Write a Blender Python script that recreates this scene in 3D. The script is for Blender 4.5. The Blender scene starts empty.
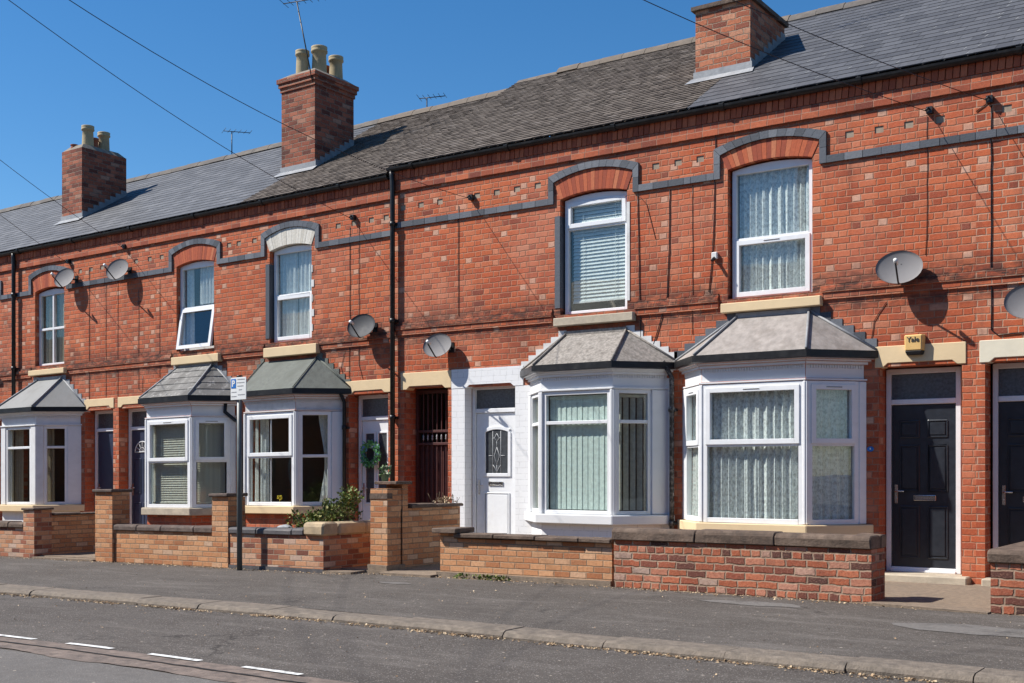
import bpy, bmesh, math, random
from mathutils import Vector, Matrix, noise as mnoise
random.seed(7)
R = math.radians
C = bpy.context.scene.collection
FY = 14.45                      # facade plane of the terrace
SUN_EL, SUN_AZ = R(47), R(55)   # azimuth measured from the facade normal towards -X

# ------------------------------------------------------------------ levels
def S(x): return 0.012*(x+12.3) if x < -12.3 else 0.0
def warp_right(v): return v
def warp_left(v): return (v[0], v[1], v[2]-0.11+S(v[0]))
def G(x):
    if x > -8: return 0.0
    if x > -13: return -0.06*(-8-x)/5
    return -0.06+0.012*(x+13)
def warp_ground(v): return (v[0], v[1], v[2]+G(v[0]))

# ------------------------------------------------------------------ materials
MATS = {}
class NT:
    def __init__(s, name):
        s.m = bpy.data.materials.new(name); s.m.use_nodes = True
        s.t = s.m.node_tree; s.n = s.t.nodes
        s.b = s.n['Principled BSDF']; s.out = s.n['Material Output']
    def new(s, typ, **kw):
        n = s.n.new(typ)
        for k, v in kw.items(): setattr(n, k, v)
        return n
    def put(s, sock, v):
        if v is None: return
        if hasattr(v, 'is_output'): s.t.links.new(v, sock)
        else: sock.default_value = v
    def math(s, op, a, b=None, c=None):
        n = s.new('ShaderNodeMath', operation=op)
        for i, v in enumerate((a, b, c)): s.put(n.inputs[i], v)
        return n.outputs[0]
    def mix(s, f, a, b, mode='MIX'):
        n = s.new('ShaderNodeMix', data_type='RGBA', blend_type=mode)
        s.put(n.inputs[0], f); s.put(n.inputs[6], a); s.put(n.inputs[7], b)
        return n.outputs[2]
    def uv(s): return s.new('ShaderNodeUVMap').outputs[0]
    def noise(s, vec, scale, detail=3, rough=.55, col=False):
        n = s.new('ShaderNodeTexNoise'); s.put(n.inputs['Vector'], vec)
        n.inputs['Scale'].default_value = scale; n.inputs['Detail'].default_value = detail
        n.inputs['Roughness'].default_value = rough
        return n.outputs[1 if col else 0]
    def ramp(s, f, stops, interp='LINEAR'):
        n = s.new('ShaderNodeValToRGB'); n.color_ramp.interpolation = interp
        e = n.color_ramp.elements
        while len(e) < len(stops): e.new(.5)
        for k, (p, c) in zip(e, stops):
            k.position = p; k.color = c if len(c) == 4 else (*c, 1)
        s.put(n.inputs[0], f); return n.outputs[0]
    def rng(s, v, a, b, c=0., d=1.):
        n = s.new('ShaderNodeMapRange'); s.put(n.inputs[0], v)
        for i, x in enumerate((a, b, c, d)): s.put(n.inputs[i+1], x)
        return n.outputs[0]
    def scale(s, vec, k):
        n = s.new('ShaderNodeVectorMath', operation='MULTIPLY'); s.put(n.inputs[0], vec)
        n.inputs[1].default_value = k if hasattr(k, '__len__') else (k, k, k); return n.outputs[0]
    def bump(s, h, strength=.3, dist=.01):
        n = s.new('ShaderNodeBump'); n.inputs['Strength'].default_value = strength
        n.inputs['Distance'].default_value = dist; s.put(n.inputs['Height'], h)
        s.t.links.new(n.outputs[0], s.b.inputs['Normal'])
    def col(s, c): s.put(s.b.inputs['Base Color'], c)
    def rough(s, v): s.put(s.b.inputs['Roughness'], v)
    def spec(s, v): s.b.inputs['Specular IOR Level'].default_value = v
def c4(c): return (*c, 1)

def brick_mat(name, stops, mortar, bw=.23, bh=.087, mj=.009, header=4, seed=0., stain=.35, stainc=(.05,.035,.03),
              bump=.5, soot=None, warp=.007, pale=None, vj=.13, mottle=.45, flemish=False, soft=.0025):
    t = NT(name); uv = t.uv()
    nz = t.new('ShaderNodeVectorMath', operation='SUBTRACT'); t.put(nz.inputs[0], t.noise(uv, 9, 2, .6, True)); nz.inputs[1].default_value = (.5,.5,.5)
    w2 = t.scale(nz.outputs[0], warp*2)
    ad = t.new('ShaderNodeVectorMath', operation='ADD'); t.put(ad.inputs[0], uv); t.put(ad.inputs[1], w2)
    sp = t.new('ShaderNodeSeparateXYZ'); t.put(sp.inputs[0], ad.outputs[0])
    u, v = sp.outputs[0], sp.outputs[1]
    rv = t.math('DIVIDE', v, bh); row = t.math('FLOOR', rv); fv = t.math('MULTIPLY', t.math('FRACT', rv), bh)
    if header:
        ish = t.math('COMPARE', t.math('FLOORED_MODULO', row, float(header)), 0., .1)
        w = t.math('MULTIPLY', bw, t.math('SUBTRACT', 1., t.math('MULTIPLY', ish, .5)))
    else: w = bw
    wr = t.new('ShaderNodeTexWhiteNoise', noise_dimensions='1D'); t.put(wr.inputs['W'], t.math('ADD', row, seed))
    off = t.math('ADD', t.math('MULTIPLY', t.math('FLOORED_MODULO', row, 2.), .5), t.math('MULTIPLY', wr.outputs[0], .22))
    if flemish:
        P = bw*1.5
        cu = t.math('ADD', t.math('DIVIDE', u, P), t.math('ADD', t.math('MULTIPLY', t.math('FLOORED_MODULO', row, 2.), .5), t.math('MULTIPLY', wr.outputs[0], .10)))
        pu = t.math('MULTIPLY', t.math('FRACT', cu), P); ish = t.math('GREATER_THAN', pu, bw)
        w = t.math('MULTIPLY', bw, t.math('SUBTRACT', 1., t.math('MULTIPLY', ish, .5)))
        fu = t.math('SUBTRACT', pu, t.math('MULTIPLY', ish, bw))
        colm = t.math('ADD', t.math('MULTIPLY', t.math('FLOOR', cu), 2.), ish)
    else:
        cu = t.math('ADD', t.math('DIVIDE', u, w), off); colm = t.math('FLOOR', cu); fu = t.math('MULTIPLY', t.math('FRACT', cu), w)
    idv = t.new('ShaderNodeCombineXYZ'); t.put(idv.inputs[0], colm); t.put(idv.inputs[1], row); idv.inputs[2].default_value = seed
    wn = t.new('ShaderNodeTexWhiteNoise', noise_dimensions='3D'); t.put(wn.inputs['Vector'], idv.outputs[0])
    rnd = wn.outputs[0]
    if flemish: rnd = t.math('MINIMUM', t.math('ADD', rnd, t.math('MULTIPLY', ish, t.math('MULTIPLY', wn.outputs[0], .12))), 1.)
    du = t.math('MINIMUM', fu, t.math('SUBTRACT', w, fu)); dv = t.math('MINIMUM', fv, t.math('SUBTRACT', bh, fv))
    d = t.math('MINIMUM', du, dv)
    rag = t.math('MULTIPLY', t.math('SUBTRACT', t.noise(uv, 45, 2), .5), .006)
    mask = t.rng(t.math('ADD', d, rag), mj*.5-.002, mj*.5+soft)
    base = t.ramp(rnd, stops)
    # within-brick mottling
    mot = t.noise(uv, 28, 3, .65)
    base = t.mix(t.rng(mot, .40, .72, 0, mottle), base, t.mix(.65, base, c4((.14,.045,.028))))
    base = t.mix(t.math('MULTIPLY', t.rng(t.noise(uv, 60, 2, .6), .5, .75), mottle*.8), base, t.mix(.55, base, c4((.62,.36,.24))))
    hs = t.new('ShaderNodeHueSaturation'); t.put(hs.inputs['Color'], base); t.put(hs.inputs['Value'], t.rng(wn.outputs[1], 0, 1, 1-vj, 1+vj)); base = hs.outputs[0]
    if pale:
        pm = t.math('MULTIPLY', t.math('MULTIPLY', t.rng(t.noise(uv, .9, 5, .62), .47, .66), t.rng(wn.outputs[0], 0, 1, .55, 1.)), pale)
        base = t.mix(pm, base, c4((.56,.27,.185)))
    mcol = t.mix(t.rng(t.noise(uv, 14, 3), .3, .7), c4(mortar), c4(tuple(k*.7 for k in mortar)))
    if flemish:
        drift = t.noise(uv, .55, 5, .6)
        base = t.mix(t.rng(drift, .50, .72, 0, .55), base, t.mix(.55, base, c4((.25,.055,.03))))
        base = t.mix(t.rng(t.noise(uv, .8, 4, .6), .52, .70, 0, .45), base, t.mix(.5, base, c4((.60,.17,.06))))
        strk = t.noise(t.scale(uv, (4.5, .45, 1)), 1, 5, .65)
        base = t.mix(t.rng(strk, .54, .74, 0, .5), base, c4((.13,.05,.035)))
    colr = t.mix(mask, mcol, base)
    sm = t.math('MULTIPLY', t.rng(t.noise(uv, 1.1, 5, .68), .52, .78), stain)
    colr = t.mix(sm, colr, c4(stainc))
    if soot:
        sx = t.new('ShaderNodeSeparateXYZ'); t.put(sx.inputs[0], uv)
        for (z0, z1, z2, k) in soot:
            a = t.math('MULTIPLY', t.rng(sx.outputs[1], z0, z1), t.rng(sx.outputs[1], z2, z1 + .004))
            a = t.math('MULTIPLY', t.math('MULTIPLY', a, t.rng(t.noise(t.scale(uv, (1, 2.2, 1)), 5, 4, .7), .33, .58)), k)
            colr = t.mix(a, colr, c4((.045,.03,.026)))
    t.col(colr); t.rough(.88); t.spec(.25)
    h = t.math('ADD', t.math('MULTIPLY', mask, 1.), t.math('ADD', t.math('MULTIPLY', rnd, .35), t.math('MULTIPLY', mot, .35)))
    t.bump(h, bump, .012)
    return t.m
def plain(name, c, rough=.6, var=.25, scale=8, spec=.4, metal=0, bump=0, dirt=None, dirtk=.5, dscale=2.5):
    t = NT(name); uv = t.uv()
    n = t.noise(uv, scale, 4, .6)
    col = t.mix(t.rng(n, .3, .7), c4(tuple(k*(1-var) for k in c)), c4(tuple(min(1, k*(1+var*.5)) for k in c)))
    if dirt: col = t.mix(t.math('MULTIPLY', t.rng(t.noise(uv, dscale, 5, .7), .48, .72), dirtk), col, c4(dirt))
    t.col(col); t.rough(t.rng(n, .3, .7, rough*.85, min(1, rough*1.15))); t.spec(spec); t.b.inputs['Metallic'].default_value = metal
    if bump: t.bump(t.noise(uv, scale*4, 4, .65), bump, .01)
    return t.m
def slate_mat(name, stops, lichen=None, lk=.5, rough=.6, streak=0):
    t = NT(name); uv = t.uv()
    a = t.new('ShaderNodeAttribute', attribute_name='rnd')
    col = t.ramp(a.outputs['Fac'], stops)
    n = t.noise(uv, 22, 4, .65)
    col = t.mix(t.rng(n, .3, .75, 0, .5), col, t.mix(.55, col, c4((.03,.03,.032))))
    if lichen: col = t.mix(t.math('MULTIPLY', t.rng(t.noise(uv, 6, 5, .75), .54, .7), lk), col, c4(lichen))
    if streak:
        col = t.mix(t.math('MULTIPLY', t.rng(t.noise(t.scale(uv, (5, .7, 1)), 1, 4, .6), .5, .75), streak), col, c4((.3,.29,.28)))
    t.col(col); t.rough(rough); t.spec(.35)
    t.bump(t.noise(uv, 40, 3), .35, .006)
    return t.m
def glass_mat(name, tint=(.93,.96,.95), refl=.045, rough=.01):
    t = NT(name)
    tr = t.new('ShaderNodeBsdfTransparent'); tr.inputs[0].default_value = c4(tint)
    gl = t.new('ShaderNodeBsdfGlossy'); gl.inputs['Roughness'].default_value = rough
    gl.inputs['Color'].default_value = (1,1,1,1)
    lw = t.new('ShaderNodeFresnel'); lw.inputs['IOR'].default_value = 1.52
    uv = t.uv(); bp = t.new('ShaderNodeBump'); bp.inputs['Strength'].default_value = .05; bp.inputs['Distance'].default_value = .02
    t.put(bp.inputs['Height'], t.noise(uv, 2.2, 1)); t.t.links.new(bp.outputs[0], gl.inputs['Normal'])
    f = t.math('ADD', t.math('MULTIPLY', lw.outputs[0], 1.25), refl)
    ge = t.new('ShaderNodeNewGeometry')
    f = t.math('MULTIPLY', t.math('MINIMUM', f, 1.), t.math('SUBTRACT', 1., ge.outputs['Backfacing']))
    mx = t.new('ShaderNodeMixShader'); t.put(mx.inputs[0], f)
    t.t.links.new(tr.outputs[0], mx.inputs[1]); t.t.links.new(gl.outputs[0], mx.inputs[2])
    t.t.links.new(mx.outputs[0], t.out.inputs[0]); return t.m
def cloth_mat(name, c, trans=.45, lace=0., alpha=1.):
    t = NT(name); uv = t.uv()
    df = t.new('ShaderNodeBsdfDiffuse'); tl = t.new('ShaderNodeBsdfTranslucent')
    col = t.mix(t.rng(t.noise(uv, 18, 3), .35, .65), c4(tuple(k*.82 for k in c)), c4(c))
    t.put(df.inputs[0], col); t.put(tl.inputs[0], col)
    mx = t.new('ShaderNodeMixShader'); mx.inputs[0].default_value = trans
    t.t.links.new(df.outputs[0], mx.inputs[1]); t.t.links.new(tl.outputs[0], mx.inputs[2]); o = mx.outputs[0]
    if lace:
        tr = t.new('ShaderNodeBsdfTransparent'); m2 = t.new('ShaderNodeMixShader')
        f = t.math('MULTIPLY', t.rng(t.noise(t.scale(uv, (1, .6, 1)), 34, 3, .7), .46, .60), lace)
        t.put(m2.inputs[0], f); t.t.links.new(o, m2.inputs[1]); t.t.links.new(tr.outputs[0], m2.inputs[2]); o = m2.outputs[0]
    t.t.links.new(o, t.out.inputs[0]); return t.m
def leaf_mat(name, stops):
    t = NT(name); a = t.new('ShaderNodeAttribute', attribute_name='rnd')
    t.col(t.ramp(a.outputs['Fac'], stops)); t.rough(.55); t.spec(.3)
    try: t.b.inputs['Transmission Weight'].default_value = 0
    except Exception: pass
    return t.m
def asphalt(name, dark, light, patch=.4, cracks=True, spk=.5):
    t = NT(name); uv = t.uv()
    big = t.noise(uv, .7, 5, .62); fine = t.noise(uv, 60, 3, .75); mid = t.noise(uv, 9, 4, .65)
    col = t.mix(t.rng(big, .32, .68), c4(dark), c4(light))
    col = t.mix(t.rng(mid, .38, .72, 0, .55), col, c4(tuple(k*.72 for k in dark)))
    vo = t.new('ShaderNodeTexVoronoi'); vo.inputs['Scale'].default_value = 75; t.put(vo.inputs['Vector'], uv)
    sx = t.new('ShaderNodeSeparateColor'); t.put(sx.inputs[0], vo.outputs['Color'])
    stone = t.math('MULTIPLY', t.rng(sx.outputs[0], .62, .95), t.rng(vo.outputs['Distance'], .5, .2))
    col = t.mix(t.math('MULTIPLY', stone, spk), col, c4((.30,.27,.25)))
    vo3 = t.new('ShaderNodeTexVoronoi'); vo3.inputs['Scale'].default_value = 14; t.put(vo3.inputs['Vector'], uv)
    sx3 = t.new('ShaderNodeSeparateColor'); t.put(sx3.inputs[0], vo3.outputs['Color'])
    col = t.mix(t.math('MULTIPLY', t.rng(sx3.outputs[0], .955, .96), t.rng(vo3.outputs['Distance'], .2, .12)), col, c4((.40,.35,.29)))
    col = t.mix(t.math('MULTIPLY', t.rng(t.noise(t.scale(uv, (.5, 2.2, 1)), 1.3, 5, .7), .52, .75), patch), col, c4((.22,.197,.178)))
    col = t.mix(t.math('MULTIPLY', t.rng(t.noise(t.scale(uv, (.6, 1.6, 1)), .9, 6, .72), .54, .70), .35), col, c4(tuple(k*.66 for k in dark)))
    h = t.math('ADD', fine, t.math('MULTIPLY', stone, .6))
    if cracks:
        v2 = t.new('ShaderNodeTexVoronoi', feature='DISTANCE_TO_EDGE'); v2.inputs['Scale'].default_value = .42
        ad = t.new('ShaderNodeVectorMath', operation='ADD'); t.put(ad.inputs[0], uv); t.put(ad.inputs[1], t.scale(t.noise(uv, 3, 5, .7, True), .8)); t.put(v2.inputs['Vector'], ad.outputs[0])
        cm = t.math('MULTIPLY', t.rng(v2.outputs['Distance'], .011, .003), t.rng(t.noise(uv, .55, 2), .52, .6))
        col = t.mix(t.math('MULTIPLY', cm, .7), col, c4((.018,.016,.015)))
    t.col(col); t.rough(.88); t.spec(.25); t.bump(h, .55, .012); return t.m

def m(name):
    if name in MATS: return MATS[name]
    MATS[name] = MK[name](); return MATS[name]
RED = [(0,(.22,.05,.030)), (.05,(.36,.076,.034)), (.25,(.45,.092,.036)), (.7,(.50,.115,.043)), (.93,(.53,.15,.068)), (.985,(.54,.20,.11)), (1,(.57,.33,.23))]
OLD = [(0,(.06,.036,.032)), (.08,(.15,.055,.042)), (.2,(.30,.085,.05)), (.5,(.41,.115,.055)), (.8,(.48,.155,.08)), (.95,(.46,.22,.15)), (1,(.42,.31,.25))]
TAN = [(0,(.36,.14,.06)), (.2,(.45,.19,.085)), (.6,(.54,.265,.125)), (.9,(.58,.32,.17)), (1,(.55,.38,.26))]
MIXB = [(0,(.16,.06,.045)), (.25,(.36,.13,.075)), (.55,(.50,.24,.12)), (.8,(.52,.30,.19)), (1,(.48,.37,.30))]
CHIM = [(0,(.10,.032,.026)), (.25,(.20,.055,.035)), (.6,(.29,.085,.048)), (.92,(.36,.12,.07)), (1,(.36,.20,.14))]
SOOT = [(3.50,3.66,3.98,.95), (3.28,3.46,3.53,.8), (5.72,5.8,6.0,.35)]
MK = {
 'brick': lambda: brick_mat('red_brick', RED, (.42,.20,.125), bump=.45, vj=.10, soot=SOOT, pale=.38, stain=.36, flemish=True, bh=.084, bw=.222, warp=.011, soft=.005, mj=.010),
 'brick_left': lambda: brick_mat('red_brick_weathered', RED, (.36,.18,.115), bump=.5, vj=.12, soot=SOOT, pale=.3, stain=.5, seed=11., flemish=True, bh=.084, bw=.222, warp=.010, soft=.005, mj=.010),
 'brick_pale': lambda: brick_mat('red_brick_flemish', RED, (.48,.29,.20), bump=.4, vj=.12, soot=SOOT, pale=.25, stain=.32, seed=5., flemish=True, bh=.084, bw=.222, warp=.008, soft=.004, mj=.011),
 'brick_dark': lambda: brick_mat('cornice_brick', [(0,(.20,.05,.034)),(.4,(.38,.09,.042)),(1,(.48,.13,.06))], (.36,.2,.14), stain=.5),
 'brick_old': lambda: brick_mat('old_wall_brick', OLD, (.40,.28,.20), header=5, bh=.083, mj=.015, bump=1., warp=.018, stain=.55, stainc=(.06,.04,.034), seed=3., mottle=.75, soft=.005),
 'brick_tan': lambda: brick_mat('buff_brick', TAN, (.38,.26,.17), header=0, bw=.225, bh=.075, mj=.011, stain=.3, stainc=(.16,.10,.07), seed=8., warp=.006, mottle=.5, bump=.8),
 'brick_mixed': lambda: brick_mat('mixed_buff_brick', MIXB, (.36,.27,.2), header=0, bw=.225, bh=.075, mj=.010, stain=.4, seed=9., warp=.006),
 'brick_chim': lambda: brick_mat('chimney_brick', CHIM, (.30,.22,.17), header=0, bw=.22, bh=.085, mj=.011, stain=.6, seed=14., bump=1., warp=.016),
 'brick_chim_bright': lambda: brick_mat('chimney_brick_orange', [(0,(.20,.06,.04)),(.3,(.40,.12,.06)),(.7,(.50,.17,.085)),(1,(.52,.27,.17))], (.42,.28,.2), header=0, bw=.22, bh=.085, mj=.013, stain=.35, seed=17., bump=1., warp=.022, mottle=.7),  # brighter, more orange brick with rough pointing
 'brick_white': lambda: brick_mat('white_painted_brick', [(0,(.75,.75,.755)),(1,(.77,.77,.77))], (.78,.78,.78), stain=.15, stainc=(.5,.48,.45), bump=.10, vj=.01, mottle=0),
 'soldier': lambda: slate_mat('rubbed_red_brick', [(0,(.30,.065,.034)),(.35,(.44,.095,.040)),(.8,(.52,.125,.05)),(1,(.55,.19,.09))], rough=.85),
 'soldier_dark': lambda: slate_mat('eaves_brick', [(0,(.30,.072,.036)),(.4,(.42,.10,.045)),(1,(.52,.15,.07))], rough=.85),
 'voussoir_white': lambda: slate_mat('painted_voussoir', [(0,(.58,.54,.46)),(1,(.74,.70,.62))], rough=.8),
 'blue_brick': lambda: slate_mat('blue_engineering_brick', [(0,(.060,.066,.078)),(.5,(.105,.115,.135)),(1,(.16,.17,.19))], rough=.55),
 'header': lambda: plain('pale_header', (.34,.27,.20), .9, .3, 12, dirt=(.2,.14,.1)),
 'slate': lambda: slate_mat('blue_slate', [(0,(.070,.070,.076)),(.5,(.094,.094,.101)),(.9,(.11,.11,.118)),(.95,(.12,.12,.127)),(.96,(.30,.30,.30)),(1,(.36,.36,.36))], lichen=(.24,.24,.235), lk=.18),  # palest stops colour the highlights painted on slate edges
 'slate_far': lambda: slate_mat('grey_slate', [(0,(.085,.086,.092)),(.5,(.105,.107,.115)),(1,(.15,.15,.157))], lichen=(.22,.22,.2), lk=.3),
 'tile': lambda: slate_mat('brown_plain_tile', [(0,(.10,.078,.062)),(.4,(.135,.107,.087)),(.85,(.17,.138,.112)),(.98,(.19,.16,.14)),(1,(.26,.23,.21))], lichen=(.20,.175,.14), lk=.3, rough=.85),
 'ridge': lambda: plain('ridge_tile', (.17,.135,.105), .9, .4, 7, bump=.4, dirt=(.12,.1,.08)),
 'ridge_dark': lambda: plain('slate_ridge', (.12,.105,.095), .9, .35, 7, bump=.4, dirt=(.26,.22,.17)),
 'lead': lambda: plain('lead', (.27,.275,.285), .55, .25, 6, bump=.2, dirt=(.55,.55,.55), dirtk=.4),
 'lead_grey': lambda: plain('bay_roof_lead', (.32,.285,.26), .8, .3, 9, bump=.3, dirt=(.17,.145,.125), dirtk=.8, dscale=3.5),
 'bay_slate_old': lambda: plain('bay_roof_weathered', (.31,.28,.25), .9, .45, 24, bump=.7, dirt=(.10,.085,.07), dirtk=.75, dscale=9),
 'bay_slate': lambda: slate_mat('bay_roof_slate', [(0,(.12,.115,.11)),(.5,(.18,.175,.165)),(1,(.25,.24,.23))], lichen=(.52,.51,.49), lk=.8, rough=.85, streak=.5),
 'bay_felt': lambda: plain('green_mineral_felt', (.148,.158,.140), .92, .3, 14, bump=.6, dirt=(.09,.095,.08), dirtk=.75, dscale=3.5),
 'bay_grey': lambda: plain('grey_sheet_roof', (.25,.25,.245), .8, .2, 5, bump=.2, dirt=(.14,.13,.12), dirtk=.6),
 'black': lambda: plain('black_gutter_paint', (.010,.010,.011), .4, .3, 9, dirt=(.07,.065,.06), dirtk=.3, dscale=6),
 'black_flaky': lambda: plain('flaking_black_pipe', (.03,.028,.028), .6, .3, 9, dirt=(.5,.48,.46), dirtk=.7, dscale=16),
 'upvc': lambda: plain('white_upvc', (.79,.80,.81), .34, .05, 9, spec=.5, dirt=(.58,.55,.51), dirtk=.22, dscale=5),
 'paint': lambda: plain('white_gloss_paint', (.74,.745,.75), .45, .06, 5, dirt=(.50,.48,.45), dirtk=.3),
 'paint_old': lambda: plain('old_white_paint', (.66,.65,.63), .6, .1, 7, dirt=(.33,.30,.27), dirtk=.55, dscale=4),
 'render_white': lambda: plain('white_masonry_paint', (.70,.70,.70), .75, .07, 6, bump=.2, dirt=(.48,.46,.43), dirtk=.4),
 'cream': lambda: plain('cream_stone_paint', (.72,.55,.33), .75, .1, 5, bump=.12, dirt=(.42,.32,.2), dirtk=.4),
 'cream_pale': lambda: plain('pale_cream_stone_paint', (.70,.64,.50), .75, .08, 5, bump=.12),
 'stone': lambda: plain('sill_stone', (.48,.41,.31), .85, .2, 8, bump=.3, dirt=(.25,.21,.17), dirtk=.6),
 'coping': lambda: plain('dark_coping_stone', (.115,.080,.060), .92, .45, 9, bump=.9, dirt=(.25,.18,.135), dirtk=.75, dscale=4),
 'coping_brown': lambda: plain('brown_coping_brick', (.10,.072,.06), .9, .4, 9, bump=.7, dirt=(.22,.17,.14), dirtk=.6, dscale=6),
 'coping_blue': lambda: plain('blue_coping_brick', (.085,.08,.085), .7, .3, 7, bump=.4, dirt=(.19,.16,.14), dirtk=.5),
 'coping_buff': lambda: plain('buff_coping', (.46,.35,.22), .85, .22, 7, bump=.4, dirt=(.22,.17,.12), dirtk=.6),
 'concrete': lambda: plain('yard_concrete', (.25,.19,.138), .95, .35, 16, bump=1., dirt=(.13,.105,.085), dirtk=.6),
 'kerb': lambda: plain('kerb_granite', (.20,.165,.132), .92, .4, 14, bump=.9, dirt=(.10,.085,.07), dirtk=.6, dscale=4),
 'pavement': lambda: asphalt('pavement_tarmac', (.080,.069,.060), (.112,.099,.088), .5, spk=1.1),
 'road': lambda: asphalt('parking_lane_asphalt', (.078,.067,.059), (.112,.099,.089), .45, spk=1.3),
 'carriage': lambda: asphalt('carriageway_asphalt', (.13,.12,.112), (.165,.153,.143), .2, spk=.8, cracks=False),
 'seam': lambda: plain('worn_road_seam', (.20,.155,.13), .95, .4, 9, bump=.8, dirt=(.07,.06,.055), dirtk=.8, dscale=5),
 'line': lambda: plain('worn_white_line', (.72,.72,.70), .8, .15, 20, bump=.3, dirt=(.22,.21,.19), dirtk=.9, dscale=12),
 'patch': lambda: plain('pale_mortar_patch', (.17,.157,.145), .95, .3, 30, bump=.5, dirt=(.085,.078,.072), dirtk=1., dscale=4),
 'glass': lambda: glass_mat('window_glass'),
 'glass_dark': lambda: glass_mat('dark_window_glass', (.55,.58,.58), .06),
 'glass_obscure': lambda: plain('obscure_glass', (.075,.085,.095), .18, .5, 30, spec=.8, bump=.25),
 'glass_door': lambda: plain('dark_leaded_glass', (.07,.078,.085), .12, .35, 16, spec=.9),
 'net': lambda: cloth_mat('net_curtain', (.96,.97,.96), .15, .36),
 'net_plain': lambda: cloth_mat('voile_curtain', (.92,.93,.94), .25, 0),
 'drape': lambda: cloth_mat('beige_drape', (.42,.34,.25), .25),
 'blind_white': lambda: cloth_mat('white_blind', (.85,.87,.87), .2),
 'blind_green': lambda: cloth_mat('pale_green_blind', (.84,.93,.88), .2),
 'blind_beige': lambda: cloth_mat('beige_blind', (.74,.70,.62), .3),
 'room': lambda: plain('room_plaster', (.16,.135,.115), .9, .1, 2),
 'navy': lambda: plain('navy_black_door', (.022,.026,.034), .33, .2, 12, spec=.5),
 'navy_blue': lambda: plain('navy_blue_door', (.030,.040,.075), .38, .15, 12, spec=.5),
 'maroon': lambda: plain('maroon_gate_paint', (.085,.026,.022), .55, .3, 8, dirt=(.05,.02,.02), dirtk=.5),
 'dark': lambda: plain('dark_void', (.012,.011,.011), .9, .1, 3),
 'chrome': lambda: plain('chrome', (.62,.62,.62), .22, .05, 6, metal=1),
 'leadcame': lambda: plain('lead_came', (.55,.56,.57), .5, .1, 9),
 'dish': lambda: plain('dish_grey', (.20,.19,.19), .8, .12, 5, dirt=(.2,.185,.18), dirtk=.4),
 'dish_dark': lambda: plain('dark_grey_dish', (.06,.06,.064), .7, .12, 5),
 'dish_black': lambda: plain('black_plastic', (.016,.016,.018), .45, .2, 6),
 'plastic_white': lambda: plain('white_plastic', (.7,.7,.68), .5, .08, 6),
 'yellow': lambda: plain('faded_yellow_plastic', (.72,.46,.17), .5, .08, 5),
 'post': lambda: plain('grey_post_paint', (.085,.10,.105), .4, .2, 4, dirt=(.2,.2,.19), dirtk=.4),
 'sign_white': lambda: plain('sign_white', (.72,.73,.72), .5, .05, 4),
 'sign_blue': lambda: plain('sign_blue', (.02,.16,.50), .45, .05, 4),
 'ink': lambda: plain('black_ink', (.03,.03,.03), .6, .05, 4),
 'ink_grey': lambda: plain('grey_ink', (.33,.33,.34), .6, .05, 4),
 'pot': lambda: plain('buff_chimney_pot', (.40,.32,.19), .85, .25, 6, bump=.3, dirt=(.13,.11,.085), dirtk=.6, dscale=3),
 'pot_red': lambda: plain('red_chimney_pot', (.34,.10,.05), .85, .25, 6, bump=.3, dirt=(.1,.06,.05)),
 'flaunch': lambda: plain('mortar_flaunching', (.24,.20,.16), .95, .35, 6, bump=.7, dirt=(.12,.10,.08)),
 'wood': lambda: plain('weathered_pole_wood', (.13,.095,.07), .9, .4, 4, bump=.4),
 'leaf': lambda: leaf_mat('shrub_leaf', [(0,(.045,.07,.016)),(.4,(.10,.15,.03)),(.8,(.19,.21,.05)),(1,(.32,.28,.09))]),
 'wreath': lambda: leaf_mat('wreath_leaf', [(0,(.04,.16,.05)),(.5,(.11,.33,.10)),(.78,(.20,.45,.18)),(.9,(.13,.19,.5)),(1,(.5,.55,.6))]),
 'potleaf': lambda: leaf_mat('pot_plant_leaf', [(0,(.05,.10,.03)),(.6,(.14,.22,.09)),(1,(.45,.45,.34))]),
 'dry': lambda: leaf_mat('dry_leaf', [(0,(.14,.08,.04)),(.4,(.34,.22,.12)),(1,(.58,.45,.29))]),
 'stem': lambda: plain('twig', (.14,.10,.06), .9, .3, 9),
 'rock': lambda: plain('pale_rock', (.42,.43,.44), .85, .3, 9, bump=.5),
 'flower': lambda: plain('yellow_flower', (.75,.55,.03), .6, .2, 20),
 'greenpot': lambda: plain('pale_green_pot', (.28,.42,.25), .5, .2, 9),
}

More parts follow.
